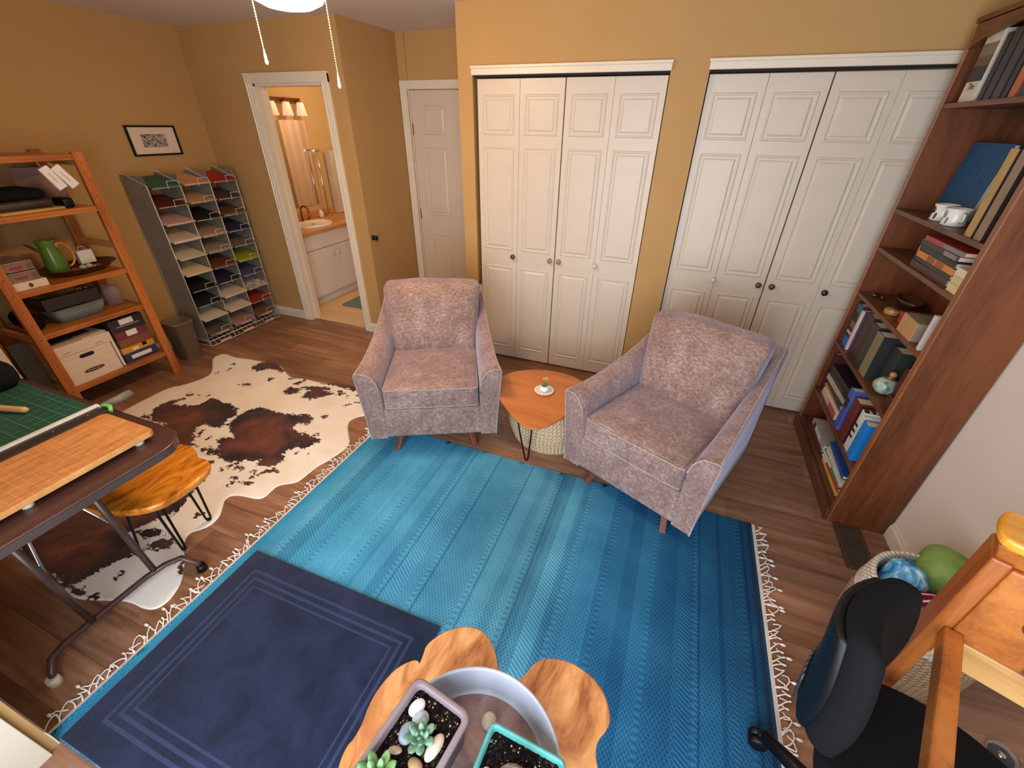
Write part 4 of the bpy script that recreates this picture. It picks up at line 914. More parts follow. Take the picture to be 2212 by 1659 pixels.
MB().box(-.02, .02, -.045, .045, 0, .085).build('bag_body', M_PAPER, t, .002); MB().tube([(0, -.02, .084), (0, -.015, .11), (0, .015, .11), (0, .02, .084)], .002, 6).build('bag_handle', M_PAPER, t)
M_CLR = plain('frosted_plastic', (140, 112, 98), 0.2, sc=24, var=.35)
for i, (z0, z1, lb) in enumerate(((.046, .105, 'frosted plastic case on the cream box, lower of two'), (.105, .165, 'frosted plastic case with dark contents, topmost on the middle shelf'))):
    t = thing('plastic_case', lb, 'case', (-2.36, -1.80, Z + z0)); MB().box(-.12, .12, -.085, .085, 0, z1 - z0 - .004).build('case_body', M_CLR, t, .004)
    MB().box(.12, .124, -.03, .03, .015, .03).build('latch', plain('red_latch', (140, 66, 54), .4), t)
t = thing('cream_box', 'cream card box with a dark round stamp at the near end of the middle shelf', 'box', (-2.35, -1.785, Z)); MB().box(-.13, .13, -.085, .085, 0, .045).build('box_body', MW, t, .002)
MB().prism([(.013 * math.cos(a), .011 * math.sin(a)) for a in [k * PI / 8 for k in range(16)]], 0, .0006, Matrix.Translation((.13, .0, .022)) @ Matrix.Rotation(PI / 2, 4, 'Y')).build('stamp', plain('stamp_ink', (84, 62, 50), .6), t)
# fourth shelf : dark albums, folders
Z = SHZ[3]
b = MB(); b.rbox((0, 0, .008), (.15, .16, .008), .006, n=3); o = b.build('yellow_folder', plain('mustard_card', (196, 146, 72), .6), None, loc=(-2.35, -1.60, Z), rot=(0, 0, .05)); tag(o, 'mustard yellow folder lying lowest on the upper pine shelf', 'folder')
b = MB(); b.rbox((0, 0, .024), (.15, .165, .024), .02, (0, 0, .004), 4); o = b.build('dark_album', plain('mottled_dark_leather', (58, 44, 40), .5, sc=18, var=.5), None, loc=(-2.38, -1.63, Z + .0175)); tag(o, 'mottled dark brown leather album on the mustard folder', 'album')
b = MB(); b.rbox((0, 0, .026), (.14, .15, .026), .022, (0, 0, .004), 4); o = b.build('black_case', M_BLACKF, None, loc=(-2.38, -1.63, Z + .071)); tag(o, 'black soft case lying on top of the mottled album', 'case')
b = MB(); b.rbox((0, 0, .03), (.06, .03, .03), .015, n=3); o = b.build('black_camera_pouch', M_BLACKP, None, loc=(-2.28, -1.40, Z)); tag(o, 'small black pouch at the far end of the upper pine shelf', 'pouch')
b = MB(); b.box(-.11, .11, -.006, .006, 0, .22); o = b.build('pink_folder', plain('dusty_pink_card', (150, 112, 96), .6), None, loc=(-2.50, -1.37, Z + .0015), rot=(.1, 0, 0.9)); tag(o, 'dusty pink card folder standing at the back of the upper shelf', 'folder')
# hanging tags
for i, (y, a) in enumerate(((-1.49, 0.42), (-1.435, 0.50))):
    t = thing('hanging_tag', ('near' if i == 0 else 'far') + ' white card tag hanging below the top pine shelf', 'tag', (SX + .012, y, 1.552), 0, 'white hanging tags', rot=(a, 0, 0))
    MB().tube([(0, 0, .0), (0, .0, -.03)], .0008, 5).build('string', M_PAPER, t)
    b = MB(); b.box(-.0 + .0, .014, -.026, .026, -.16, -.03); c = b.build('card', M_PAPER, t, .001)
    MB().box(.0141, .0145, -.001, .001, -.125, -.065).build('ink_stroke', M_DARK, c)
# top board clutter
b = MB(); b.rbox((0, 0, .02), (.09, .05, .02), .015, n=3); o = b.build('grey_cloth', plain('grey_cloth', (92, 88, 84), .9), None, loc=(-2.5, -1.66, 1.5855)); tag(o, 'folded grey cloth on top of the pine shelving', 'cloth')
# leaning frame and boards beside the shelving
t = thing('leaning_frame', 'tall white frame leaning beside the near post of the pine shelving', 'frame', (-2.16, -2.32, 0.001), 0, rot=(0, -0.12, 0))
for a in ((-.25, .25, .62, .665), (-.25, .25, 0, .045), (-.25, -.205, .0455, .6195), (.205, .25, .0455, .6195)): MB().box(-.012, .012, a[0], a[1], a[2], a[3]).build('frame_side', M_TRIM, t, .002)
MB().box(-.006, .002, -.205, .205, .045, .62).build('canvas', plain('dark_canvas', (52, 38, 30), .8), t)
b = MB(); b.box(-.01, .01, -.045, .045, 0, .58); o = b.build('dark_board', plain('dark_green_board', (50, 48, 38), .7), None, .002, loc=(-2.24, -2.000, .001), rot=(0, 0, 0)); tag(o, 'narrow dark green board standing between the white frame and the shelving', 'board')
b = MB(); b.box(-.012, .012, -.12, .12, 0, .78); o = b.build('pine_board', M_PINE, None, .003, loc=(-2.44, -2.12, .001), rot=(0, 0, 0)); tag(o, 'short pine plank standing behind the white frame at left edge', 'plank')

# ------------------------------------------------------------------ waste bin
t = thing('waste_bin', 'tall tapered grey brown waste bin between shelving and paper rack', 'bin', (-2.335, -1.035, 0))
M_BIN = plain('taupe_plastic', (112, 96, 74), 0.45)
b = MB(); rr = lambda s, z: [(x * s, y * s, z) for x, y in rrect(-.10, .10, -.085, .085, .035, 5)]
b.loft([rr(.72, 0), rr(.74, .003), rr(1.0, .33), rr(1.06, .333), rr(1.06, .345), rr(.97, .345), rr(.70, .012)], True, True, True); b.build('bin_body', M_BIN, t)

# ------------------------------------------------------------------ wire paper rack with coloured paper
RF, RB, RY0, RY1 = -2.365, -2.640, -0.830, -0.055
cw = (RY1 - RY0 - 0.04) / 3
t = thing('paper_rack', 'white wire rack of thirty paper trays with grey side panels', 'rack', (-2.50, -0.44, 0))
lx = lambda x: x + 2.50
ly = lambda y: y + 0.44
M_PANEL = plain('grey_rack_panel', (126, 120, 104), 0.5)
for i in range(4):
    y = RY0 + 0.01 + i * (cw + .0066)
    b = MB(); b.box(lx(RB), lx(RF - .02), ly(y) - .002, ly(y) + .002, .03, 1.41)
    b.build('side_panel', M_PANEL, t)
    b = MB(); b.tube([(lx(RF), ly(y), .0), (lx(RF) - .012, ly(y), 1.345), (lx(RB) + .03, ly(y), 1.425), (lx(RB), ly(y), 1.42), (lx(RB), ly(y), 0)], .0035, 6)
    for z in (.05, .4, .8, 1.2): b.tube([(lx(RF), ly(y), z), (lx(RB), ly(y), z + .06)], .002, 5)
    b.build('upright_wire', M_WIRE, t)
b = MB()
for z in (.012, .06):
    b.tube([(lx(RF) + .03, ly(RY0), z), (lx(RF) + .03, ly(RY1), z), (lx(RB), ly(RY1), z), (lx(RB), ly(RY0), z)], .003, 6, True)
for i in range(17):
    y = ly(RY0) + i * (RY1 - RY0) / 16; b.tube([(lx(RF) + .03, y, .012), (lx(RF) + .0, y, .062), (lx(RB), y, .062)], .0018, 5)
for i in range(4): b.tube([(lx(RF) + .03 - i * .07, ly(RY0), .0625), (lx(RF) + .03 - i * .07, ly(RY1), .0625)], .0018, 5)
b.build('bottom_grid', M_WIRE, t)
COLS = [
 [('green', (52, 92, 66)), ('tan', (206, 160, 116)), ('red', (164, 34, 34))],
 [('maroon', (98, 34, 32)), ('cream', (204, 170, 128)), ('charcoal', (88, 68, 58))],
 [('pale pink', (206, 168, 154)), ('black', (26, 18, 16)), ('chestnut brown', (112, 76, 52))],
 [('white', (214, 196, 172)), ('beige', (176, 148, 118)), ('navy blue', (48, 46, 78))],
 [('off white', (216, 204, 176)), ('grey beige', (156, 136, 114)), ('grey', (122, 106, 92))],
 [('ivory', (222, 206, 164)), ('brick brown', (110, 56, 44)), ('lime green', (156, 164, 34))],
 [('black', (20, 14, 16)), ('dark navy', (38, 40, 62)), ('slate blue', (82, 82, 112))],
 [('blackish green', (26, 34, 34)), ('white', (214, 200, 178)), ('printed white', (206, 190, 180))],
 [('warm white', (218, 204, 174)), ('snow white', (212, 200, 176)), ('rusty red', (158, 52, 34))],
 [('smoky grey', (96, 84, 78)), ('pinkish grey', (168, 124, 116)), ('cocoa brown', (120, 80, 66))]]
ORD = ['top', 'second', 'third', 'fourth', 'fifth', 'sixth', 'seventh', 'eighth', 'ninth', 'tenth']; CN = ['near', 'middle', 'far']
M_LAB = plain('pale_pink_label', (214, 176, 150), .6)
for r_ in range(10):
    zf = 1.325 - 0.1355 * r_
    for c_ in range(3):
        y0 = RY0 + 0.01 + c_ * (cw + .0066) + .006; y1 = y0 + cw - .008; ym = (y0 + y1) / 2
        b = MB(); zb = zf + .055
        b.tube([(lx(RF) + .03, ly(y0), zf), (lx(RF) + .03, ly(y1), zf)], .0018, 5)
        for q in range(5):
            y = ly(y0) + (q + .5) * (y1 - y0) / 5; b.tube([(lx(RF) + .03, y, zf), (lx(RB) + .02, y, zb)], .0014, 5)
        b.tube([(lx(RB) + .02, ly(y0), zb), (lx(RB) + .02, ly(y1), zb)], .0018, 5)
        nm, cc = COLS[r_][c_]
        pale = sum(cc) > 520 and r_ > 1
        if not pale:
            b.tube([(lx(RF) + .034, ly(ym) + .0, zf - .012), (lx(RF) + .036, ly(ym), zf + .045), (lx(RF) + .036, ly(y1) - .03, zf + .045), (lx(RF) + .034, ly(y1) - .03, zf - .012)], .0021, 6)
        b.build('wire_tray', M_WIRE, t)
        # the sheets lying in the tray
        th = random.choice((.008, .012, .016, .005)); ov = 0.026 if not pale else 0.036
        P0 = Vector((RF + ov, ym, zf + .0025)); P1 = Vector((RB + .03, ym, zf + .0025 + .052)); ang = math.atan2(P1.z - P0.z, P0.x - P1.x)
        b = MB(); Ln = (P0 - P1).length; w = (y1 - y0) / 2 - .004
        b.box(-Ln, 0, -w, w, 0, th)
        key = 'sheet_' + nm.replace(' ', '_')
        mt = plain(key, cc, .65, var=.05 if nm != 'printed white' else .6, sc=9 if nm != 'printed white' else 22)
        o = b.build('paper_stack', mt, None, 0, loc=tuple(P0), rot=(0, ang, 0)); o.rotation_euler = (0, ang, random.uniform(-.02, .02))
        tag(o, '%s paper in the %s tray down, %s column of the wire rack' % (nm, ORD[r_], CN[c_]), 'paper', 'papers in the wire rack')
for c_ in range(3):
    y = RY0 + 0.01 + (c_ + .55) * (cw + .0066); o = boxobj('paper_label', M_LAB, t, lx(RF) + .028, lx(RF) + .0335, ly(y) - .06, ly(y) + .05, .018, .034)
    o = boxobj('paper_label', M_LAB, t, lx(RF) + .034, lx(RF) + .0355, ly(y) - .07, ly(y) + .05, 0.096, .110)
    b = MB(); b.box(-.10, .09, -.09, .09, 0, .028); o = b.build('offcut_stack', plain('dark_offcuts', (36, 30, 30), .8), None, .002, loc=(-2.50, y, .0655)); tag(o, 'dark offcuts lying on the bottom grid, %s column of the wire rack' % CN[c_], 'paper', 'dark offcuts on the bottom grid')

# ------------------------------------------------------------------ bathroom seen through the door
VX = -2.13
t = thing('vanity_cabinet', 'white bathroom vanity cabinet with two doors', 'cabinet', ((XL + VX) / 2, 0.78, 0.0065))
hx = (VX - XL) / 2 - .001; M_VAN = plain('white_vanity_paint', (226, 218, 208), .35, var=.02)
MB().box(-hx, hx - .02, -.60, .88, .10, .765).build('cabinet_body', M_VAN, t); MB().box(-hx, hx - .07, -.60, .88, 0, .10).build('toe_kick', M_VAN, t)
for i, (a, c) in enumerate(((-.598, -.065), (-.06, .29), (.295, .598))):
    if i < 2:
        d = MB().box(hx - .02, hx, a, c, .115, .60).build('door', M_VAN, t, .002)
        yy = c - .05 if i == 0 else a + .035
        b = MB(); b.tube([(hx, yy, .49), (hx + .022, yy + .004, .50), (hx + .022, yy + .004, .55), (hx, yy, .56)], .004, 8); b.build('handle', plain('pale_pull', (206, 192, 178), .3, .3), d)
    else: MB().box(hx - .02, hx, a, c, .115, .60).build('door', M_VAN, t, .002)
    MB().box(hx - .02, hx, a, c, .61, .762).build('drawer', M_VAN, t, .002)
b = MB(); b.box(XL + .001 - (XL + VX) / 2, VX + .02 - (XL + VX) / 2, -.605, .885, 0, .035); b.box(XL + .001 - (XL + VX) / 2, XL + .02 - (XL + VX) / 2, -.605, .885, .035, .10)
o = b.build('vanity_countertop', wood('honey_laminate', (176, 112, 62), (206, 146, 92), 'y', 1, .3, 9), None, .004, loc=((XL + VX) / 2, .78, .772)); tag(o, 'honey brown bathroom vanity countertop', 'countertop')
t = thing('wash_basin', 'white oval bathroom wash basin set in the countertop', 'sink', (-2.36, .70, .8075))
MB().lathe([(0.001, -.02 + .022), (.08, .003), (.15, .006), (.178, .014), (.20, .018), (.208, .012), (.21, 0)], 40, None, True, .85, 1.1).build('basin', M_CER, t); MB().cyl(0, 0, .003, .006, .018, 16).build('drain', M_CHROME, t)
M_CU = plain('bronze_faucet', (136, 88, 62), .25, .8)
t = thing('basin_faucet', 'bronze curved basin faucet', 'faucet', (-2.545, .75, .8075))
b = MB(); b.tube([(0, 0, 0), (0, 0, .10)] + [(.055 - .055 * math.cos(a), 0, .12 + .055 * math.sin(a)) for a in [i * PI / 8 for i in range(9)]] + [(.112, 0, .10)], .010, 10); b.build('spout', M_CU, t)
for y in (-.09, .09): b = MB(); b.cyl(0, y, 0, .04, .012, 12); b.tube([(0, y, .045), (.03, y * 1.3, .055)], .006, 8); b.build('handle', M_CU, t)
mi = NT('mirror_glass', 0.02, 1.0); mi.col((0.9, 0.9, 0.9, 1))
t = thing('bathroom_mirror', 'tall frameless bathroom mirror above the basin', 'mirror', (XL + .001, .86, .95))
MB().box(0, .006, -.36, .34, -.01, .84).build('mirror_glass', mi.m, t)
t = thing('vanity_light', 'three shade vanity light above the bathroom mirror', 'wall lamp', (XL + .001, .93, 1.96))
MB().box(0, .02, -.26, .26, -.02, .03).build('back_bar', M_CU, t)
M_SHD = emis('frosted_shade', (255, 214, 180), 0.55)
for y in (-.19, 0, .19):
    b = MB(); b.tube([(.02, y, .0), (.07, y, .02), (.07, y, -.01)], .008, 8); b.build('arm', M_CU, t)
    b = MB(); b.lathe([(.03, -.01), (.034, -.02), (.055, -.13), (.052, -.13), (.03, -.02)], 20, Matrix.Translation((.075, y, 0))); b.build('shade', M_SHD, t)
t = thing('wall_cabinet', 'tall pale storage panel standing on the vanity counter end', 'cabinet', (-2.612, 1.49, .8085))
MB().box(-.035, .035, -.10, .12, 0, .69).build('cabinet_body', plain('pale_grey_panel', (206, 186, 160), .4), t, .003); MB().box(.035, .041, -.098, .118, .01, .68).build('door', plain('pale_grey_panel', (206, 186, 160), .4), t, .002)
t = thing('soap_bottle', 'small soap bottle on the bathroom counter beside the mirror', 'bottle', (-2.58, 1.08, .8085)); MB().lathe([(0.001, 0), (.025, 0), (.027, .01), (.027, .06), (.01, .08), (.01, .09), (.001, .09)], 18).build('bottle_body', M_CER, t)
MB().tube([(0, 0, .088), (0, 0, .11), (.03, 0, .108)], .004, 8).build('pump', M_CHROME, t)
b = MB(); b.rbox((0, 0, .008), (.26, .20, .008), .006, n=3); o = b.build('bath_mat', plain('teal_bath_mat', (112, 128, 118), .95, bump=.3, sc=30), None, loc=(-1.70, .66, .0062)); tag(o, 'grey teal bath mat on the cream bathroom tiles', 'bath mat')
# shower curtain on the far side of the bathroom (seen in the mirror)
t = thing('shower_curtain', 'pale peach shower curtain, seen in the bathroom mirror', 'curtain', (-2.12, 1.86, .15))
b = MB(); b.grid(90, 4, lambda u, v: (-.50 + u * 1.0, .03 * math.sin(u * 44) + .01 * math.sin(u * 17), v * 1.8)); b.build('curtain_cloth', plain('peach_curtain', (252, 226, 200), .8, var=.02), t)
MB().tube([(-.53, 0, 1.83), (.90, 0, 1.83)], .012, 10).build('curtain_rod', M_CHROME, t)
t = thing('towel_stand', 'slim chrome upright stand on the counter beside the mirror', 'stand', (-2.60, 1.225, .8085))
b = MB(); b.cyl(0, 0, 0, .008, .035, 18); b.tube([(0, 0, .008), (0, 0, .69)], .008, 8); b.tube([(.0, -.045, .69), (.0, .035, .69)], .009, 8); b.build('stand_rod', M_CHROME, t)
t = thing('light_switch', 'white light switch plate on the bathroom wall', 'switch', (-1.2, 1.45, 1.3)); MB().box(-.006, -.0005, -.06, .06, -.06, .06).build('plate', M_CER, t, .001)
for y in (-.03, .03): MB().box(-.014, -.006, y - .006, y + .006, -.012, .012).build('toggle', M_CER, t)
# ------------------------------------------------------------------ oak bookcase against the right wall
BX0, BX1, BY0, BY1 = 2.490, 2.748, -1.040, -0.105
t = thing('bookcase', 'tall dark oak bookcase full of books against the right wall', 'bookcase', ((BX0 + BX1) / 2, (BY0 + BY1) / 2, 0))
CX, CY = (BX0 + BX1) / 2, (BY0 + BY1) / 2
hx, hy = (BX1 - BX0) / 2, (BY1 - BY0) / 2
MB().box(-hx + .004, hx, -hy, -hy + .022, 0, 2.18).build('side_panel', M_OAK, t)
MB().box(-hx + .004, hx, hy - .022, hy, 0, 2.18).build('side_panel', M_OAK, t)
for s in (-1, 1):
    a = s * hy; MB().box(-hx - .004, -hx + .004, a - s * .030, a + s * .003, 0, 2.16).build('front_stile', M_OAKEDGE, t, 0.002)
MB().box(hx - .006, hx, -hy + .022, hy - .022, 0.0, 2.18).build('back_panel', M_OAK, t)
b = MB()   # arched top rail
N = 16; rg = []
for i in range(N + 1):
    u = -1 + 2 * i / N; y = u * (hy - .03); zb = 2.085 + .05 * (1 - u * u) ** .7 if abs(u) < 1 else 2.085
    rg.append([(-hx - .004, y, zb), (-hx + .012, y, zb), (-hx + .012, y, 2.175), (-hx - .004, y, 2.175)])
b.loft(rg, True, True, False); b.build('top_rail', M_OAKY, t)
MB().box(-hx - .006, hx, -hy - .006, hy + .006, 2.18, 2.20).build('top_board', M_OAKY, t, .003)
MB().box(-hx - .02, -hx + .006, -hy + .0, hy, 0, 0.072).build('plinth', M_OAKY, t, .004)
BS = (.095, .325, .66, .975, 1.228, 1.425, 1.885)
for z in BS:
    MB().box(-hx + .001, hx - .006, -hy + .0221, hy - .0221, z - .020, z).build('shelf', M_OAKY, t, .002)

def book(label, x, y0, y1, z0, z1, depth, col, flat=False, rz=0.0, lean=0.0, group=None, spine=None, pages=(226, 212, 188), txt=None, tcol=(240, 235, 220), name='book'):
    """spine faces the room (-X). flat=False: stands, thickness y0..y1; flat=True: lies, thickness z0..z1"""
    g = group or 'books in the oak bookcase'
    w, h = abs(y1 - y0), z1 - z0
    t = thing(name, label, 'book', (x, (y0 + y1) / 2, z0), 0, g, rot=(lean, 0, rz))
    c = plain('cover_%d_%d_%d' % tuple(col), col, .45, sc=12)
    pg = plain('pages_%d_%d_%d' % tuple(pages), pages, .8, var=.05)
    tb = .0028; b = MB(); hw = w / 2
    if flat:
        b.box(0, depth, -hw, hw, 0, tb); b.box(0, depth, -hw, hw, h - tb, h); b.box(0, tb, -hw, hw, tb, h - tb)
        b.build('cover', c, t, .0008); MB().box(tb, depth - .004, -hw + .004, hw - .004, tb, h - tb).build('pages', pg, t)
    else:
        b.box(0, depth, -hw, -hw + tb, 0, h); b.box(0, depth, hw - tb, hw, 0, h); b.box(0, tb, -hw + tb, hw - tb, 0, h)
        b.build('cover', c, t, .0008); MB().box(tb, depth - .004, -hw + tb, hw - tb, .004, h - .004).build('pages', pg, t)
    if spine:
        for (a0, a1, sc_) in spine:
            m = plain('spine_%d_%d_%d' % tuple(sc_), sc_, .5)
            if flat: MB().box(-.0006, 0, -hw + w * a0, -hw + w * a1, .002, h - .002).build('spine_patch', m, t)
            else: MB().box(-.0006, 0, -hw + .001, hw - .001, h * a0, h * a1).build('spine_patch', m, t)
    if txt:
        s, size, zz = txt
        letter(s, size, plain('ink_%d_%d_%d' % tuple(tcol), tcol, .5), t, (-.0012, 0, zz), (PI / 2, 0, -PI / 2) if flat else (PI / 2, 0, -PI / 2))
    return t
# bottom shelf : two flat stacks
Z = BS[0]
def stack(z, x, y0, y1, items, loc):
    for (th, d, col, lab, sp) in items:
        k = random.uniform(-.012, .012)
        book(lab, x, y0 + k, y1 + k, z, z + th, d, col, True, random.uniform(-.04, .04), 0, loc, sp); z += th + .0006
    return z
stack(Z, 2.512, -.585, -.275, [(.020, .20, (126, 32, 44), 'thin crimson book, lowest of the far stack on the bottom bookcase shelf', None), (.016, .20, (60, 78, 52), 'dark green book above the crimson one on the bottom bookcase shelf', None), (.034, .19, (178, 164, 148), 'putty coloured book with white label topping the far bottom stack', [(.3, .7, (226, 214, 204)), (.75, .85, (40, 36, 40))])], 'far stack on the bottom bookcase shelf')
stack(Z, 2.512, -.935, -.620, [(.022, .20, (222, 166, 76), 'amber yellow book, lowest of the near stack on the bottom shelf', None), (.020, .20, (190, 62, 36), 'bright red book above the amber one in the near bottom stack', [(0.75, 1, (226, 226, 220))]), (.022, .19, (84, 138, 96), 'green and white book, third up in the near bottom stack', [(0.5, 1, (230, 226, 210))]), (.026, .19, (226, 214, 186), 'cream book, fourth up in the near bottom stack', None), (.018, .18, (198, 190, 170), 'pale grey thin book under the blue one in the near bottom stack', None), (.022, .17, (42, 84, 150), 'royal blue book topping the near stack on the bottom shelf', None)], 'near stack on the bottom bookcase shelf')
# second shelf
Z = BS[1]
book('dark maroon tall book at the far end of the second lowest bookcase shelf', 2.515, -.150, -.180, Z, Z + .26, .19, (74, 26, 32))
stack(Z, 2.512, -.545, -.215, [(.042, .18, (206, 182, 164), 'white and rose fat paperback, lowest in the crooked stack', [(0, .45, (198, 84, 90))]), (.018, .19, (224, 212, 190), 'white slim book above the rose paperback', None), (.015, .19, (196, 130, 62), 'slim orange book in the crooked stack', None), (.030, .20, (52, 50, 54), 'charcoal book in the middle of the crooked stack', None), (.034, .19, (176, 162, 142), 'beige cloth book in the crooked stack', None), (.030, .20, (24, 22, 24), 'black book under the top of the crooked stack', [(.2, .8, (60, 52, 50))]), (.034, .20, (30, 26, 28), 'black covered book with white page edges topping the crooked stack', None)], 'crooked stack on the second lowest bookcase shelf')
book('thick periwinkle blue book standing on the second lowest shelf', 2.500, -.645, -.592, Z, Z + .250, .17, (72, 92, 168), spine=[(.55, .78, (42, 40, 52))], lean=-.05)
book('brick red binder standing beside the periwinkle book', 2.505, -.742, -.668, Z, Z + .235, .19, (112, 40, 34), lean=-.03)
book('black spiral notebook standing beside the brick red binder', 2.510, -.775, -.752, Z, Z + .225, .19, (28, 26, 28), pages=(200, 190, 180))
t = book('white book with a black band of bold pale letter marks on its top edge', 2.505, -.822, -.786, Z, Z + .235, .19, (224, 214, 200), spine=[(.3, .36, (30, 28, 30)), (.45, .51, (30, 28, 30)), (.6, .66, (30, 28, 30))])
MB().box(.004, .17, -.017, .017, .2352, .2356).build('black_edge_band', M_DARK, t)
for i, q in enumerate((.020, .048, .076, .104, .132)): MB().prism([(q, -.013), (q + .018, -.013), (q + .011 + .003 * (i % 2), .012), (q + .006, .012)], .2357, .2361).build('pale_letter_mark', M_PAPER, t)
book('white slim book beside the bright blue one', 2.503, -.846, -.828, Z, Z + .225, .18, (214, 208, 196))
book('bright azure blue book at the near end of the second lowest shelf', 2.500, -.915, -.858, Z, Z + .215, .18, (28, 128, 206))
# third shelf : tall volumes, jar
Z = BS[2]
book('blue illustrated thick book at the far end of the third bookcase shelf', 2.515, -.232, -.160, Z, Z + .255, .19, (58, 44, 50), spine=[(.0, .22, (40, 108, 190)), (.82, 1, (44, 110, 128)), (.3, .36, (206, 190, 170)), (.45, .6, (120, 100, 84))])
book('white slim book leaning on the blue illustrated book', 2.512, -.270, -.244, Z, Z + .240, .19, (206, 198, 188))
book('purple and red slim book in the third shelf', 2.518, -.302, -.280, Z, Z + .245, .19, (76, 48, 80), spine=[(.1, .4, (150, 60, 70))])
book('dark plum leather volume on the third bookcase shelf', 2.520, -.415, -.320, Z, Z + .255, .20, (64, 34, 36))
book('dark olive leather volume on the third bookcase shelf', 2.515, -.520, -.430, Z, Z + .245, .20, (54, 50, 42))
book('black photo album with khaki spine on the third bookcase shelf', 2.510, -.625, -.535, Z, Z + .235, .20, (40, 44, 40), spine=[(0, 1, (128, 118, 86))])
book('mottled green black album beside the khaki spined one', 2.560, -.735, -.645, Z, Z + .205, .17, (46, 56, 50))
book('burgundy thin book leaning at the near end of the third shelf', 2.560, -.865, -.815, Z, Z + .175, .16, (82, 22, 34), lean=.08)
t = thing('glass_pumpkin', 'mint green ribbed glass pumpkin ornament with wooden stem', 'ornament', (2.548, -.775, Z))
n = NT('mint_crackle_glass', .15); n.col(n.ramp(n.noise(45, 4), [(.35, srgb(96, 122, 110)), (.6, srgb(168, 190, 172))]))
rg = []
for i in range(13):
    a = PI * (.03 + .94 * i / 12); rg.append([((.050 * math.sin(a)) * (1 + .07 * abs(math.sin(4 * q))) * math.cos(q), (.050 * math.sin(a)) * (1 + .07 * abs(math.sin(4 * q))) * math.sin(q), .045 - .044 * math.cos(a)) for q in [2 * PI * j / 40 for j in range(40)]])
MB().loft(rg).build('pumpkin_body', n.m, t)
b = MB(); b.tube([(0, 0, .085), (.004, 0, .095)], .008, 8); b.ball((.006, .0, .108), .016, 12, (1, 1, .9)); b.build('wooden_stem', plain('pale_wood_knob', (176, 128, 88), .4), t)
b = MB(); b.lathe([(.020, .084), (.024, .088), (.020, .092), (.016, .088)], 20); b.build('stem_ring', plain('copper_ring', (150, 96, 72), .3, .5), t)
for i, (y, x, lb, c) in enumerate(((-.93, 2.56, 'brown carved box at the near end of the third bookcase shelf', (70, 42, 30)),)):
    tag(MB().box(-.04, .06, -.05, .05, 0, .06).build('carved_box', plain('carved_brown', c, .5, sc=40, var=.4), None, .006, loc=(x, y, Z)), lb, 'box')
# fourth shelf : small things
Z = BS[3]
t = thing('glass_pebbles', 'small dark glass ornament at the far end of the fourth shelf', 'ornament', (2.54, -.24, Z))
b = MB(); b.ball((0, 0, .016), .018, 10, (1.3, 1, .8)); b.ball((.03, -.02, .012), .014, 8); b.build('ornament_body', plain('dark_ruby_glass', (60, 34, 30), .1), t)
t = thing('wooden_dish', 'shallow dark oval dish standing at the back of the fourth shelf', 'dish', (2.66, -.33, Z)); MB().lathe([(0.001, 0), (.04, 0), (.06, .02), (.07, .04), (.066, .04), (.05, .01), (.001, .006)], 28, None, True, .7, 1.4).build('dish_body', plain('dark_brown_dish', (74, 48, 34), .2), t)
t = thing('amber_tin', 'round amber yellow tin lying on the fourth bookcase shelf', 'tin', (2.545, -.49, Z)); MB().cyl(0, 0, 0, .026, .034, 24).build('tin_body', plain('amber_tin_paint', (176, 122, 52), .3), t, .003); MB().lathe([(.028, .0262), (.03, .030), (.001, .032)], 20).build('tin_lid', plain('pewter', (120, 112, 106), .3, .6), t)
t = thing('red_box', 'small red card box on the fourth bookcase shelf', 'box', (2.57, -.64, Z)); MB().box(-.035, .035, -.045, .045, 0, .05).build('box_body', plain('scarlet_card', (162, 38, 32), .5), t, .002); MB().box(-.037, .037, -.047, .047, .036, .054).build('lid', plain('scarlet_card', (162, 38, 32), .5), t, .002)
for i in range(3):
    y = -.735 - i * .052
    t = thing('card_deck_box', ('far', 'middle', 'near')[i] + ' of the three grey card boxes with tan bands on the fourth shelf', 'box', (2.56, y, Z), 0, 'grey card boxes'); MB().box(-.06, .10, -.024, .024, 0, .085).build('box_body', plain('putty_card', (140, 124, 102), .5), t, .002)
    MB().box(-.061, -.06, -.022, .022, .0, .084).build('tan_band', plain('tan_band_card', (190, 142, 88), .5), t)
book('white slim paperback standing at the near end of the fourth shelf', 2.500, -.955, -.935, Z, Z + .155, .16, (212, 198, 184))
# fifth shelf : flat stack and cream books
Z = BS[4]
stack(Z, 2.508, -.880, -.530, [(.030, .20, (72, 46, 38), 'dark brown leather book, lowest of the fifth shelf stack', None), (.018, .19, (46, 42, 38), 'black green book second in the fifth shelf stack', None), (.026, .19, (206, 126, 44), 'orange spined book in the middle of the fifth shelf stack', [(.25, .45, (150, 82, 30)), (.5, .7, (150, 82, 30))]), (.024, .19, (38, 34, 36), 'black book above the orange spined one', None), (.022, .18, (58, 52, 56), 'dark grey book with silver marks in the fifth shelf stack', [(.05, .35, (130, 124, 120))]), (.020, .18, (168, 60, 58), 'red and grey book topping the fifth shelf stack', [(.0, .5, (120, 124, 122))])], 'flat stack on the fifth bookcase shelf')
for i in range(3):
    book(('lowest', 'middle', 'topmost')[i] + ' of three small cream paperbacks beside the fifth shelf stack', 2.503, -.985, -.905, Z + i * .031, Z + i * .031 + .030, .12, ((214, 194, 140), (206, 188, 142), (222, 206, 168))[i], True, 0, 0, 'small cream paperbacks')
t = thing('silver_pen', 'slim silver pen standing against the bookcase back', 'pen', (2.56, -.40, Z), 0, rot=(.12, 0, 0)); MB().tube([(0, 0, .0), (0, 0, .085)], .004, 8).build('pen_body', plain('silver_pen_metal', (150, 140, 132), .3, .6), t)
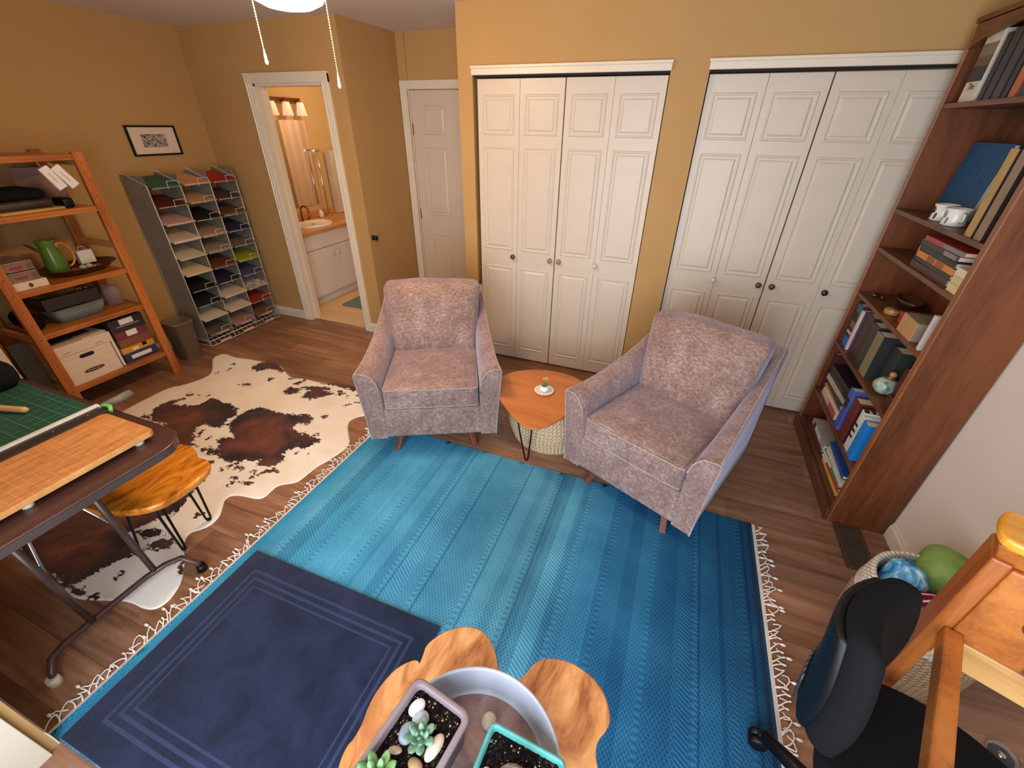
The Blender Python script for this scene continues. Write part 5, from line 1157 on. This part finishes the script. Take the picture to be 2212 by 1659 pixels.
# sixth shelf : blue book face out, cups, albums
Z = BS[5]
t = thing('book', 'large blue cloth book standing face out on the sixth shelf', 'book', (2.640, -.310, Z), 0, 'books in the oak bookcase', rot=(0, .10, 0))
n = NT('blue_worn_cloth', .6); n.col(n.mix(n.ramp(n.noise(26, 4), [(.60, (0, 0, 0, 1)), (.68, (.8, .8, .8, 1))]), srgb(28, 84, 128), srgb(14, 40, 64)))
b = MB(); b.box(0, .003, -.165, .165, 0, .31); b.box(.019, .022, -.165, .165, 0, .31); b.box(.003, .019, .162, .165, 0, .31); b.build('cover', n.m, t, .001); MB().box(.003, .019, -.160, .162, .004, .306).build('pages', M_PAPER, t)
M_CUPD = plain('black_glaze', (36, 38, 44), .2)
for i, (y, x) in enumerate(((-.475, 2.555), (-.600, 2.550))):
    t = thing('patterned_cup', ('white cup with bold black leaf pattern, farther of the pair' if i == 0 else 'white cup with grey dot pattern, nearer of the pair'), 'cup', (x, y, Z), 0, 'patterned cups')
    MB().lathe([(0.001, .003), (.036, 0), (.044, .004), (.040, .03), (.038, .045), (.044, .068), (.046, .070), (.042, .070), (.035, .045), (.038, .01), (.001, .006)], 28).build('cup_body', M_CER, t)
    b = MB(); b.tube([(0, -.040, .055), (0, -.062, .05), (0, -.064, .03), (0, -.040, .018)], .005, 8); b.build('handle', M_CER, t)
    for k in range(5):
        a = PI * .62 + k * .42
        MB().ball((.0385 * math.cos(a), .0385 * math.sin(a), .020 + .026 * (k % 2)), .0135, 8, (.5, .5, 1.2)).build('painted_patch', M_CUPD if i == 0 else plain('grey_blue_glaze', (110, 122, 132), .2), t)
for i, (y, c) in enumerate(((-.845, (176, 142, 84)), (-.915, (140, 116, 96)))):
    book(('tall album with honey page edges' if i == 0 else 'tall album with taupe page edges') + ', near end of the sixth shelf', 2.505, y - .026, y + .026, Z, Z + .30, .21, (52, 38, 26), spine=[(0, 1, c)], lean=0, pages=c)
book('black slim album pressed against the bookcase near side', 2.520, -1.005, -.965, Z, Z + .29, .20, (30, 28, 30))
t = thing('dark_vase', 'dark plum vase at the back of the sixth shelf', 'vase', (2.66, -.70, Z)); MB().lathe([(0.001, 0), (.03, 0), (.05, .05), (.045, .12), (.025, .17), (.022, .22), (.03, .235), (.026, .235), (.001, .20)], 24).build('vase_body', plain('dark_plum_glaze', (34, 20, 22), .3), t)
# top shelf
Z = BS[6]
book('teal slim book at the far end of the top bookcase shelf', 2.545, -.172, -.140, Z, Z + .225, .17, (32, 74, 80))
book('dark glossy book between the teal and the landscape book', 2.535, -.212, -.180, Z, Z + .225, .18, (34, 26, 30))
t = book('wide spined landscape photo book with white foot on the top shelf', 2.505, -.350, -.225, Z, Z + .245, .19, (206, 196, 178), spine=[(.30, .52, (44, 34, 24)), (.52, .66, (104, 76, 48)), (.66, .84, (128, 110, 78))], txt=('The', .034, .055), tcol=(70, 66, 60))
for i, (y, w, c, lb) in enumerate(((-.395, .034, (34, 30, 32), 'black tall book beside the landscape photo book'), (-.450, .05, (48, 40, 40), 'charcoal thick book on the top shelf'), (-.515, .05, (60, 50, 48), 'dark taupe thick book on the top shelf'), (-.575, .03, (30, 30, 38), 'blue black tall book on the top shelf'), (-.625, .04, (176, 92, 52), 'terracotta book on the top shelf'), (-.69, .05, (44, 38, 44), 'plum black book at the picture edge on the top shelf'))):
    book(lb, 2.508, y - w / 2, y + w / 2, Z, Z + .225 + .008 * (i % 3), .19, c)

# ------------------------------------------------------------------ tall woven basket with folded blankets
BKX, BKY = 2.548, -1.722
M_SEA = weave_mat('seagrass_weave', (126, 100, 70), (196, 166, 126), 64, 60); M_SEAW = weave_mat('white_rope_weave', (176, 166, 152), (232, 226, 216), 60, 62)
t = thing('woven_basket', 'tall seagrass basket with white rope rim beside the right wall', 'basket', (BKX, BKY, 0))
b = MB(); b.lathe([(0.001, .004), (.170, 0), (.186, .015), (.203, .13), (.203, .22), (.194, .275)], 48); b.lathe([(.194, .275), (.180, .275), (.190, .21), (.190, .13), (.165, .02), (.001, .012)], 48); b.build('basket_body', M_SEA, t)
b = MB(); pr = []
for i in range(6): z = .275 + i * .018; w = .194 - .003 * i; pr += [(w, z), (w + .006, z + .005), (w + .006, z + .012), (w, z + .018)]
pr += [(.172, .384), (.166, .378), (.178, .275)]; b.lathe(pr, 48); b.build('white_rim', M_SEAW, t)
for a0 in (0.95, 0.95 + PI):
    b = MB(); pts = []
    for i in range(15):
        k = i / 14; a = a0 + (k - .5) * .95; r_ = .176; pts.append((r_ * math.cos(a), r_ * math.sin(a), .355 + .085 * math.sin(k * PI)))
    b.tube(pts, .011, 8); b.build('rope_handle', M_SEA, t)
def cloth(name, label, col_m, loc, h, rz, r, seed, sag=0.02):
    def wp(p):
        n = noise.noise(Vector((p[0] * 14 + seed, p[1] * 14, p[2] * 10))) * sag
        return (p[0] + n * .4, p[1] + n * .3, p[2] + n + .010 * math.sin(p[0] * 60 + seed) * (p[2] > 0))
    b = MB(); b.rbox((0, 0, h[2]), h, r, (0, 0, .012), 10, warp=wp); o = b.build(name, col_m, None, 0, loc=loc, rot=(0, 0, rz)); return tag(o, label, 'blanket', 'blankets in the basket')
n = NT('lime_fleece', .9, 0, .1); n.col(n.ramp(n.noise(12, 4), [(.3, srgb(112, 142, 74)), (.7, srgb(142, 172, 98))])); n.bump(n.noise(200, 2), .3); M_GRN = n.m
o = cloth('green_blanket', 'folded lime green blanket sticking out of the basket', M_GRN, (2.645, -1.600, .285), (.098, .085, .075), -.45, .04, 3, .016)
n = NT('sky_tie_dye', .9, 0, .1); n.col(n.ramp(n.noise(11, 4, None, .6, 1.5), [(.36, srgb(38, 116, 176)), (.5, srgb(110, 176, 210)), (.62, srgb(214, 224, 232))])); M_TD = n.m
cloth('blue_blanket', 'blue and white cloudy patterned blanket in the basket', M_TD, (2.505, -1.640, .255), (.085, .06, .065), .75, .045, 9, .03)
n = NT('maroon_stripe_knit', .9, 0, .1); X = n.xyz(); w_ = n.m_('ADD', X[1], n.m_('MULTIPLY', n.m_('SUBTRACT', n.noise(9, 2), .5), .05)); n.col(n.mix(n.lines(w_, .036, .010), n.ramp(n.noise(60, 3), [(.4, srgb(92, 18, 50)), (.6, srgb(132, 30, 68))]), srgb(226, 208, 208))); M_MR = n.m
cloth('maroon_blanket', 'maroon blanket with white stripes folded in the basket', M_MR, (2.535, -1.765, .235), (.11, .075, .065), -.35, .035, 14, .022)

# ------------------------------------------------------------------ pine work frame (leg, rails and boards) by the right wall
FA = math.radians(-24)
t = thing('pine_workbench', 'knotty pine workbench frame with tall post and bolted boards, right foreground', 'workbench', (2.305, -2.090, 0), FA)
# local x runs away to the right wall, local y to the back, -y toward the camera
MB().box(-.030, .006, -.052, .052, 0, .955).build('post', M_PINE, t, .005)
MB().box(.0065, .135, -.052, -.022, .685, .945).build('knee_board', M_PINEY, t, .005)
MB().box(-.008, .030, -.92, -.0525, .662, .712).build('side_rail', M_PINE, t, .006)
MB().box(.0065, .70, -.052, -.026, .595, .684).build('front_rail', M_PINEX, t, .004)
MB().box(.136, .70, -.105, -.030, .700, .722).build('ledge_board', M_PINEX, t, .004)
MB().box(.136, .70, -.029, -.006, .723, .860).build('back_board', M_PINEX, t, .004)
MB().box(.136, .70, -.060, -.006, .861, .885).build('upper_strip', M_PINEX, t, .004)
b = MB(); rg = []
for z, dx, dy in ((.9455, .0, .0), (.965, -.004, -.006), (.985, -.010, -.014), (1.0, -.016, -.022)): rg.append([(dx - .024, .050, z), (.70, .050, z), (.70, -.040 + dy, z), (dx - .024, -.040 + dy, z)])
b.loft(rg, True, True, True); b.build('flared_apron', M_PINEY, t, .004)
P = smoothpoly([(-.046, .03), (-.03, .062), (.10, .062), (.7, .062), (.7, -.075), (.10, -.075), (-.03, -.072), (-.048, -.045)], 2)
MB().prism(P, 1.0005, 1.026).build('yellow_top', M_PINEYEL, t, .008)
for x, y, z in ((.060, -.0525, .915), (.165, -.0295, .80), (.230, -.1055, .711)):
    b = MB(); Tm = Matrix.Translation((x, y, z)) @ Matrix.Rotation(PI / 2, 4, 'X'); b.lathe([(.001, .003), (.005, .0025), (.008, 0)], 14, Tm); b.build('bolt_head', M_CHROME, t)
b = MB(); Tm = Matrix.Translation((.095, -.0522, .825)) @ Matrix.Rotation(PI / 2, 4, 'X'); b.lathe([(.001, .0012), (.014, .0012), (.016, 0)], 16, Tm, True, 1.0, 1.6); b.build('knot_hole', plain('dark_knot', (92, 52, 32), .5), t)

t = thing('glass_cup', 'small shallow clear glass caster cup on the shadowed floor under the workbench', 'caster cup', (2.80, -1.975, 0.0))
MB().lathe([(.001, 0), (.034, 0), (.040, .004), (.042, .012), (.038, .012), (.034, .006), (.001, .005)], 28).build('glass_body', M_GLASS, t)
MB().lathe([(.012, .0055), (.010, .010), (.001, .012)], 16).build('metal_stud', M_CHROME, t)

# ------------------------------------------------------------------ office chair
OA = math.radians(-32)
t = thing('office_chair', 'black office swivel chair at the pine workbench', 'office chair', (2.245, -2.415, 0.0), OA)
def backw(p):
    x, y, z = p; return (x + .040 * (y / .17) ** 2 - .10 * z + .02 * math.cos(z * 8), y * (1 - .25 * (z / .19) ** 2 * (1 if z > 0 else .5)), z)
b = MB(); b.rbox((-.248, 0, .688), (.032, .175, .190), .031, (.010, 0, 0), 10, warp=backw); b.build('backrest', M_BLACKF, t)
b = MB(); b.rbox((-.287, 0, .680), (.014, .150, .165), .013, (.012, 0, 0), 10, warp=backw); sh = b.build('back_shell', M_BLACKP, t)
for i in range(9):
    y = -.075 + i * .019; MB().tube([(-.300 - .1 * (z - .69) + .04 * (y / .17) ** 2, y, z) for z in (.51, .54, .57, .61)], .0035, 6).build('shell_rib', plain('grey_rib_plastic', (52, 54, 60), .35), sh)
b = MB(); b.tube([(-.235, 0, .56), (-.215, 0, .47), (-.14, 0, .42), (0, 0, .415)], [.032, .03, .028, .03], 12); b.build('back_bracket', M_BLACKP, t)
def seatw(p): x, y, z = p; r_ = math.hypot(x / .23, y / .235); return (x * math.sqrt(max(.1, 1 - .42 * (y / .235) ** 2)), y * math.sqrt(max(.1, 1 - .42 * (x / .23) ** 2)), z - .012 * max(0, r_ - .5))
b = MB(); b.rbox((.02, 0, .452), (.225, .23, .036), .034, (0, 0, .006), 10, warp=seatw); b.build('seat', M_BLACKF, t)
b = MB(); b.cyl(0, 0, .38, .415, .07, 20); b.cyl(0, 0, .10, .40, .025, 16); b.build('gas_column', M_BLACKM, t)
for i in range(5):
    a = math.radians(172) + i * 2 * PI / 5 ; c, s = math.cos(a), math.sin(a)
    b = MB(); b.tube([(0, 0, .115), (.12 * c, .12 * s, .105), (.27 * c, .27 * s, .075)], [.032, .026, .02], 10); arm = b.build('base_spoke', M_BLACKP, t)
    Tm = Matrix.Translation((.275 * c, .275 * s, .031)) @ Matrix.Rotation(a + .6, 4, 'Z') @ Matrix.Rotation(PI / 2, 4, 'X')
    b = MB(); b.lathe([(.001, -.024), (.024, -.024), (.0295, -.018), (.0295, -.004), (.02, -.003), (.02, .003), (.0295, .004), (.0295, .018), (.024, .024), (.001, .024)], 20, Tm); b.tube([(.275 * c, .275 * s, .04), (.275 * c, .275 * s, .078)], .01, 8); b.build('caster', M_BLACKP, arm)

# ------------------------------------------------------------------ foreground slab stand with tray and pots
TX, TY, TZ = 1.295, -2.845, .74
P = [(1.043, -2.90), (1.055, -2.86), (1.040, -2.80), (1.052, -2.74), (1.078, -2.708), (1.094, -2.702), (1.100, -2.712), (1.098, -2.69), (1.092, -2.665), (1.118, -2.622), (1.160, -2.592), (1.205, -2.588), (1.245, -2.615), (1.268, -2.652), (1.300, -2.668), (1.322, -2.658), (1.343, -2.604), (1.375, -2.586), (1.418, -2.578), (1.470, -2.590), (1.500, -2.612), (1.520, -2.648), (1.518, -2.672), (1.500, -2.70), (1.505, -2.735), (1.540, -2.78), (1.55, -2.86), (1.52, -2.95), (1.43, -3.02), (1.30, -3.05), (1.17, -3.03), (1.08, -2.97)]
t = thing('slab_stand', 'foreground plant stand with a lobed honey coloured olive wood slab top', 'plant stand', (TX, TY, 0.0))
L = [(x - TX, y - TY) for x, y in smoothpoly(P, 2)]
b = MB(); cp = lambda s, z: [(x * s, y * s, z) for x, y in L]
b.loft([cp(.90, TZ - .035), cp(.97, TZ - .028), cp(.995, TZ - .014), cp(1.0, TZ - .006), cp(.996, TZ - .001), cp(.985, TZ)], True, True, True); b.build('slab_top', M_SLAB, t)
for a in (0.5, 2.6, 4.7):
    b = MB(); c, s = math.cos(a), math.sin(a); q = .04
    hairpin(b, (.13 * c - s * q, .13 * s + c * q, TZ - .034), (.13 * c + s * q, .13 * s - c * q, TZ - .034), (.17 * c, .17 * s, .014), .006); b.build('leg', M_BLACKM, t)
t = thing('round_tray', 'round pale grey metal plant tray on the slab stand', 'tray', (TX, TY, TZ))
n = NT('pale_grey_enamel', .3); n.col(n.ramp(n.noise(9, 5), [(.35, srgb(160, 164, 176)), (.7, srgb(186, 190, 202))]))
b = MB(); b.lathe([(.001, .0), (.138, .0), (.148, .006), (.160, .058), (.1635, .062), (.1635, .065), (.160, .066), (.1565, .062), (.146, .012), (.136, .006)], 72); b.build('tray_wall', n.m, t)
n = NT('rusty_tray_floor', .6); n.col(n.ramp(n.noise(14, 5, None, .65, .6), [(.32, srgb(112, 84, 78)), (.5, srgb(150, 118, 108)), (.72, srgb(170, 156, 156))]))
b = MB(); b.prism([(.137 * math.cos(a), .137 * math.sin(a)) for a in [i * PI / 32 for i in range(64)]], .0055, .0068); b.build('tray_floor', n.m, t)
n = NT('potting_soil', .95, 0, .1); v_ = n.vor(330); n.col(n.ramp(n.m_('ADD', n.m_('MULTIPLY', n.vor(210, None, 'Color'), .5), n.m_('MULTIPLY', n.noise(120, 3), .5)), [(.45, srgb(22, 17, 17)), (.68, srgb(52, 42, 38)), (.76, srgb(150, 124, 96))])); n.bump(v_, 1.0, .004); M_SOIL = n.m
def pot(name, label, x, y, z, rz, w, l, h, rim, colm, rr_=.018):
    t = thing(name, label, 'plant pot', (x, y, z), rz, None)
    R = lambda dx, dz, r: [(p, q, dz) for p, q in rrect(-w / 2 + dx, w / 2 - dx, -l / 2 + dx, l / 2 - dx, r, 6)]
    b = MB(); b.loft([R(.020, .006, rr_ * .6), R(.016, .006, rr_ * .7), R(.010, .012, rr_ * .8), R(.004, h - .012, rr_), R(.0, h - .010, rr_), R(0, h - .002, rr_), R(.002, h, rr_), R(rim - .002, h, rr_ * .7), R(rim, h - .002, rr_ * .7), R(rim + .002, h - .03, rr_ * .6)], True, True, True)
    for sx in (-1, 1):
        for sy in (-1, 1): b.box(sx * (w / 2 - .03) - .01, sx * (w / 2 - .03) + .01, sy * (l / 2 - .03) - .01, sy * (l / 2 - .03) + .01, 0, .007)
    b.build('pot_body', colm, t)
    b = MB(); r = random.Random(4)
    b.grid(40, 44, lambda u, v: ((u - .5) * (w - 2 * rim - .002), (v - .5) * (l - 2 * rim - .002), h - .016 + .0035 * noise.noise(Vector((u * 30, v * 34, x * 9))) + .002 * noise.noise(Vector((u * 70, v * 70, 1)))))
    s = b.build('soil', M_SOIL, t); pb = MB()
    for i in range(60):
        px, py = r.uniform(-.5, .5) * (w - 2 * rim - .01), r.uniform(-.5, .5) * (l - 2 * rim - .01); pb.ball((px, py, h - .0145), r.uniform(.0010, .0022), 5, (1, 1.2, .8))
    k = pb.build('perlite', plain('perlite_grit', (206, 184, 150), .8), s); k['kind'] = 'stuff'
    return t
GZ = TZ + .0070
gx, gy, ga = 1.196, -2.868, math.radians(-9)
pot('bonsai_pot', 'mauve grey rectangular pot of succulents in the round tray', gx, gy, GZ, ga, .130, .185, .105, .011, plain('mauve_grey_clay', (136, 120, 122), .45))
tx, ty, ta = 1.377, -2.862, math.radians(-3)
pot('teal_pot', 'glazed teal rectangular pot with a large stone in the tray', tx, ty, GZ, ta, .145, .165, .090, .007, plain('teal_glaze', (84, 158, 150), .12, sc=16, var=.22), .012)
SZ = GZ + .105 - .0145
def stone(name, label, px, py, z, r, sc, c, rz=0, seed=0, cat='pebble', group=None, M2=None):
    def wp(p):
        k = 1 + .10 * noise.noise(Vector((p[0] * 40 + seed * 3.1, p[1] * 40, p[2] * 40))); return (p[0] * k, p[1] * k, p[2] * k)
    b = MB(); rg = []; N = 14
    for i in range(N + 1):
        a = PI * (.02 + .96 * i / N); rg.append([wp((r * sc[0] * math.sin(a) * math.cos(q), r * sc[1] * math.sin(a) * math.sin(q), -r * sc[2] * math.cos(a))) for q in [2 * PI * j / 20 for j in range(20)]])
    b.loft(rg); o = b.build(name, M2 or plain('stone_%d_%d_%d' % c, c, .35, sc=40), None, 0, loc=(px, py, z + r * sc[2] * .8), rot=(0, 0, rz)); return tag(o, label, cat, group)
PG = 'pebbles in the grey pot'
stone('pebble', 'pure white pebble near the far corner of the mauve grey pot', 1.172, -2.812, SZ, .0125, (1, 1.35, .6), (226, 224, 222), -.4, 1, 'pebble', PG)
stone('pebble', 'pale grey pebble touching the white pebble', 1.188, -2.826, SZ, .0135, (1.15, 1.05, .6), (172, 174, 184), .3, 2, 'pebble', PG)
stone('pebble', 'blue grey pebble left of the green succulent rosette', 1.176, -2.852, SZ, .014, (1.0, 1.25, .55), (132, 140, 150), .2, 3, 'pebble', PG)
stone('pebble', 'cream pebble with brown crack right of the succulent rosette', 1.232, -2.853, SZ, .0155, (.75, 1.45, .6), (206, 190, 164), -.2, 4, 'pebble', PG)
stone('pebble', 'small tan pebble above the lower left succulent', 1.170, -2.880, SZ, .0095, (1.3, .7, .6), (170, 142, 116), .3, 5, 'pebble', PG)
stone('pebble', 'small ochre pebble below the green succulent rosette', 1.214, -2.886, SZ, .0115, (1.3, .9, .6), (172, 136, 96), -.3, 6, 'pebble', PG)
stone('tray_stone', 'cream faceted stone lying on the tray floor', 1.292, -2.755, GZ, .0155, (1, 1.05, .8), (190, 172, 152), .5, 7, 'stone')
stone('tray_stone', 'dark grey smooth stone between the two pots', 1.2840, -2.868, GZ, .011, (.9, 1.5, .8), (122, 124, 136), .0, 8, 'stone')
n = NT('veined_brown_rock', .6); n.col(n.ramp(n.noise(30, 6, n.map((1, 2.5, 1)), .7, 2.0), [(.34, srgb(96, 76, 70)), (.5, srgb(140, 120, 112)), (.66, srgb(190, 176, 168))])); n.bump(n.noise(60, 5, None, .6, 1), .8, .004)
stone('large_stone', 'large veined brown grey rock filling the teal pot', 1.383, -2.862, GZ + .090 - .016, .042, (1.15, 1.0, .5), (0, 0, 0), .2, 12, 'rock', None, n.m)
stone('pebble', 'white green pebble at the left corner of the teal pot', 1.328, -2.852, GZ + .090 - .016, .011, (.9, 1.3, .7), (190, 196, 186), 0, 13)
M_S1 = NT('jade_succulent', .3); M_S1.col(M_S1.ramp(M_S1.noise(40, 3), [(.35, srgb(70, 112, 88)), (.65, srgb(128, 164, 132))])); M_S1 = M_S1.m
M_S2 = NT('bright_succulent', .3); M_S2.col(M_S2.ramp(M_S2.noise(30, 3), [(.35, srgb(74, 124, 66)), (.65, srgb(134, 172, 106))])); M_S2 = M_S2.m
t = thing('succulent', 'jade green rosette succulent in the middle of the mauve grey pot', 'plant', (1.203, -2.851, SZ + .0035))
rosette('leaves', M_S1, t, (0, 0, .008), 7, .030, .017, .009, 3, 5); MB().cyl(0, 0, -.004, .012, .004, 8).build('stem', M_S1, t)
t = thing('succulent', 'bright green succulent at the bottom edge of the mauve grey pot', 'plant', (1.165, -2.925, SZ + .0035))
rosette('leaves', M_S2, t, (0, 0, .012), 8, .038, .018, .010, 3, 8); MB().cyl(0, 0, -.004, .016, .005, 8).build('stem', M_S2, t)
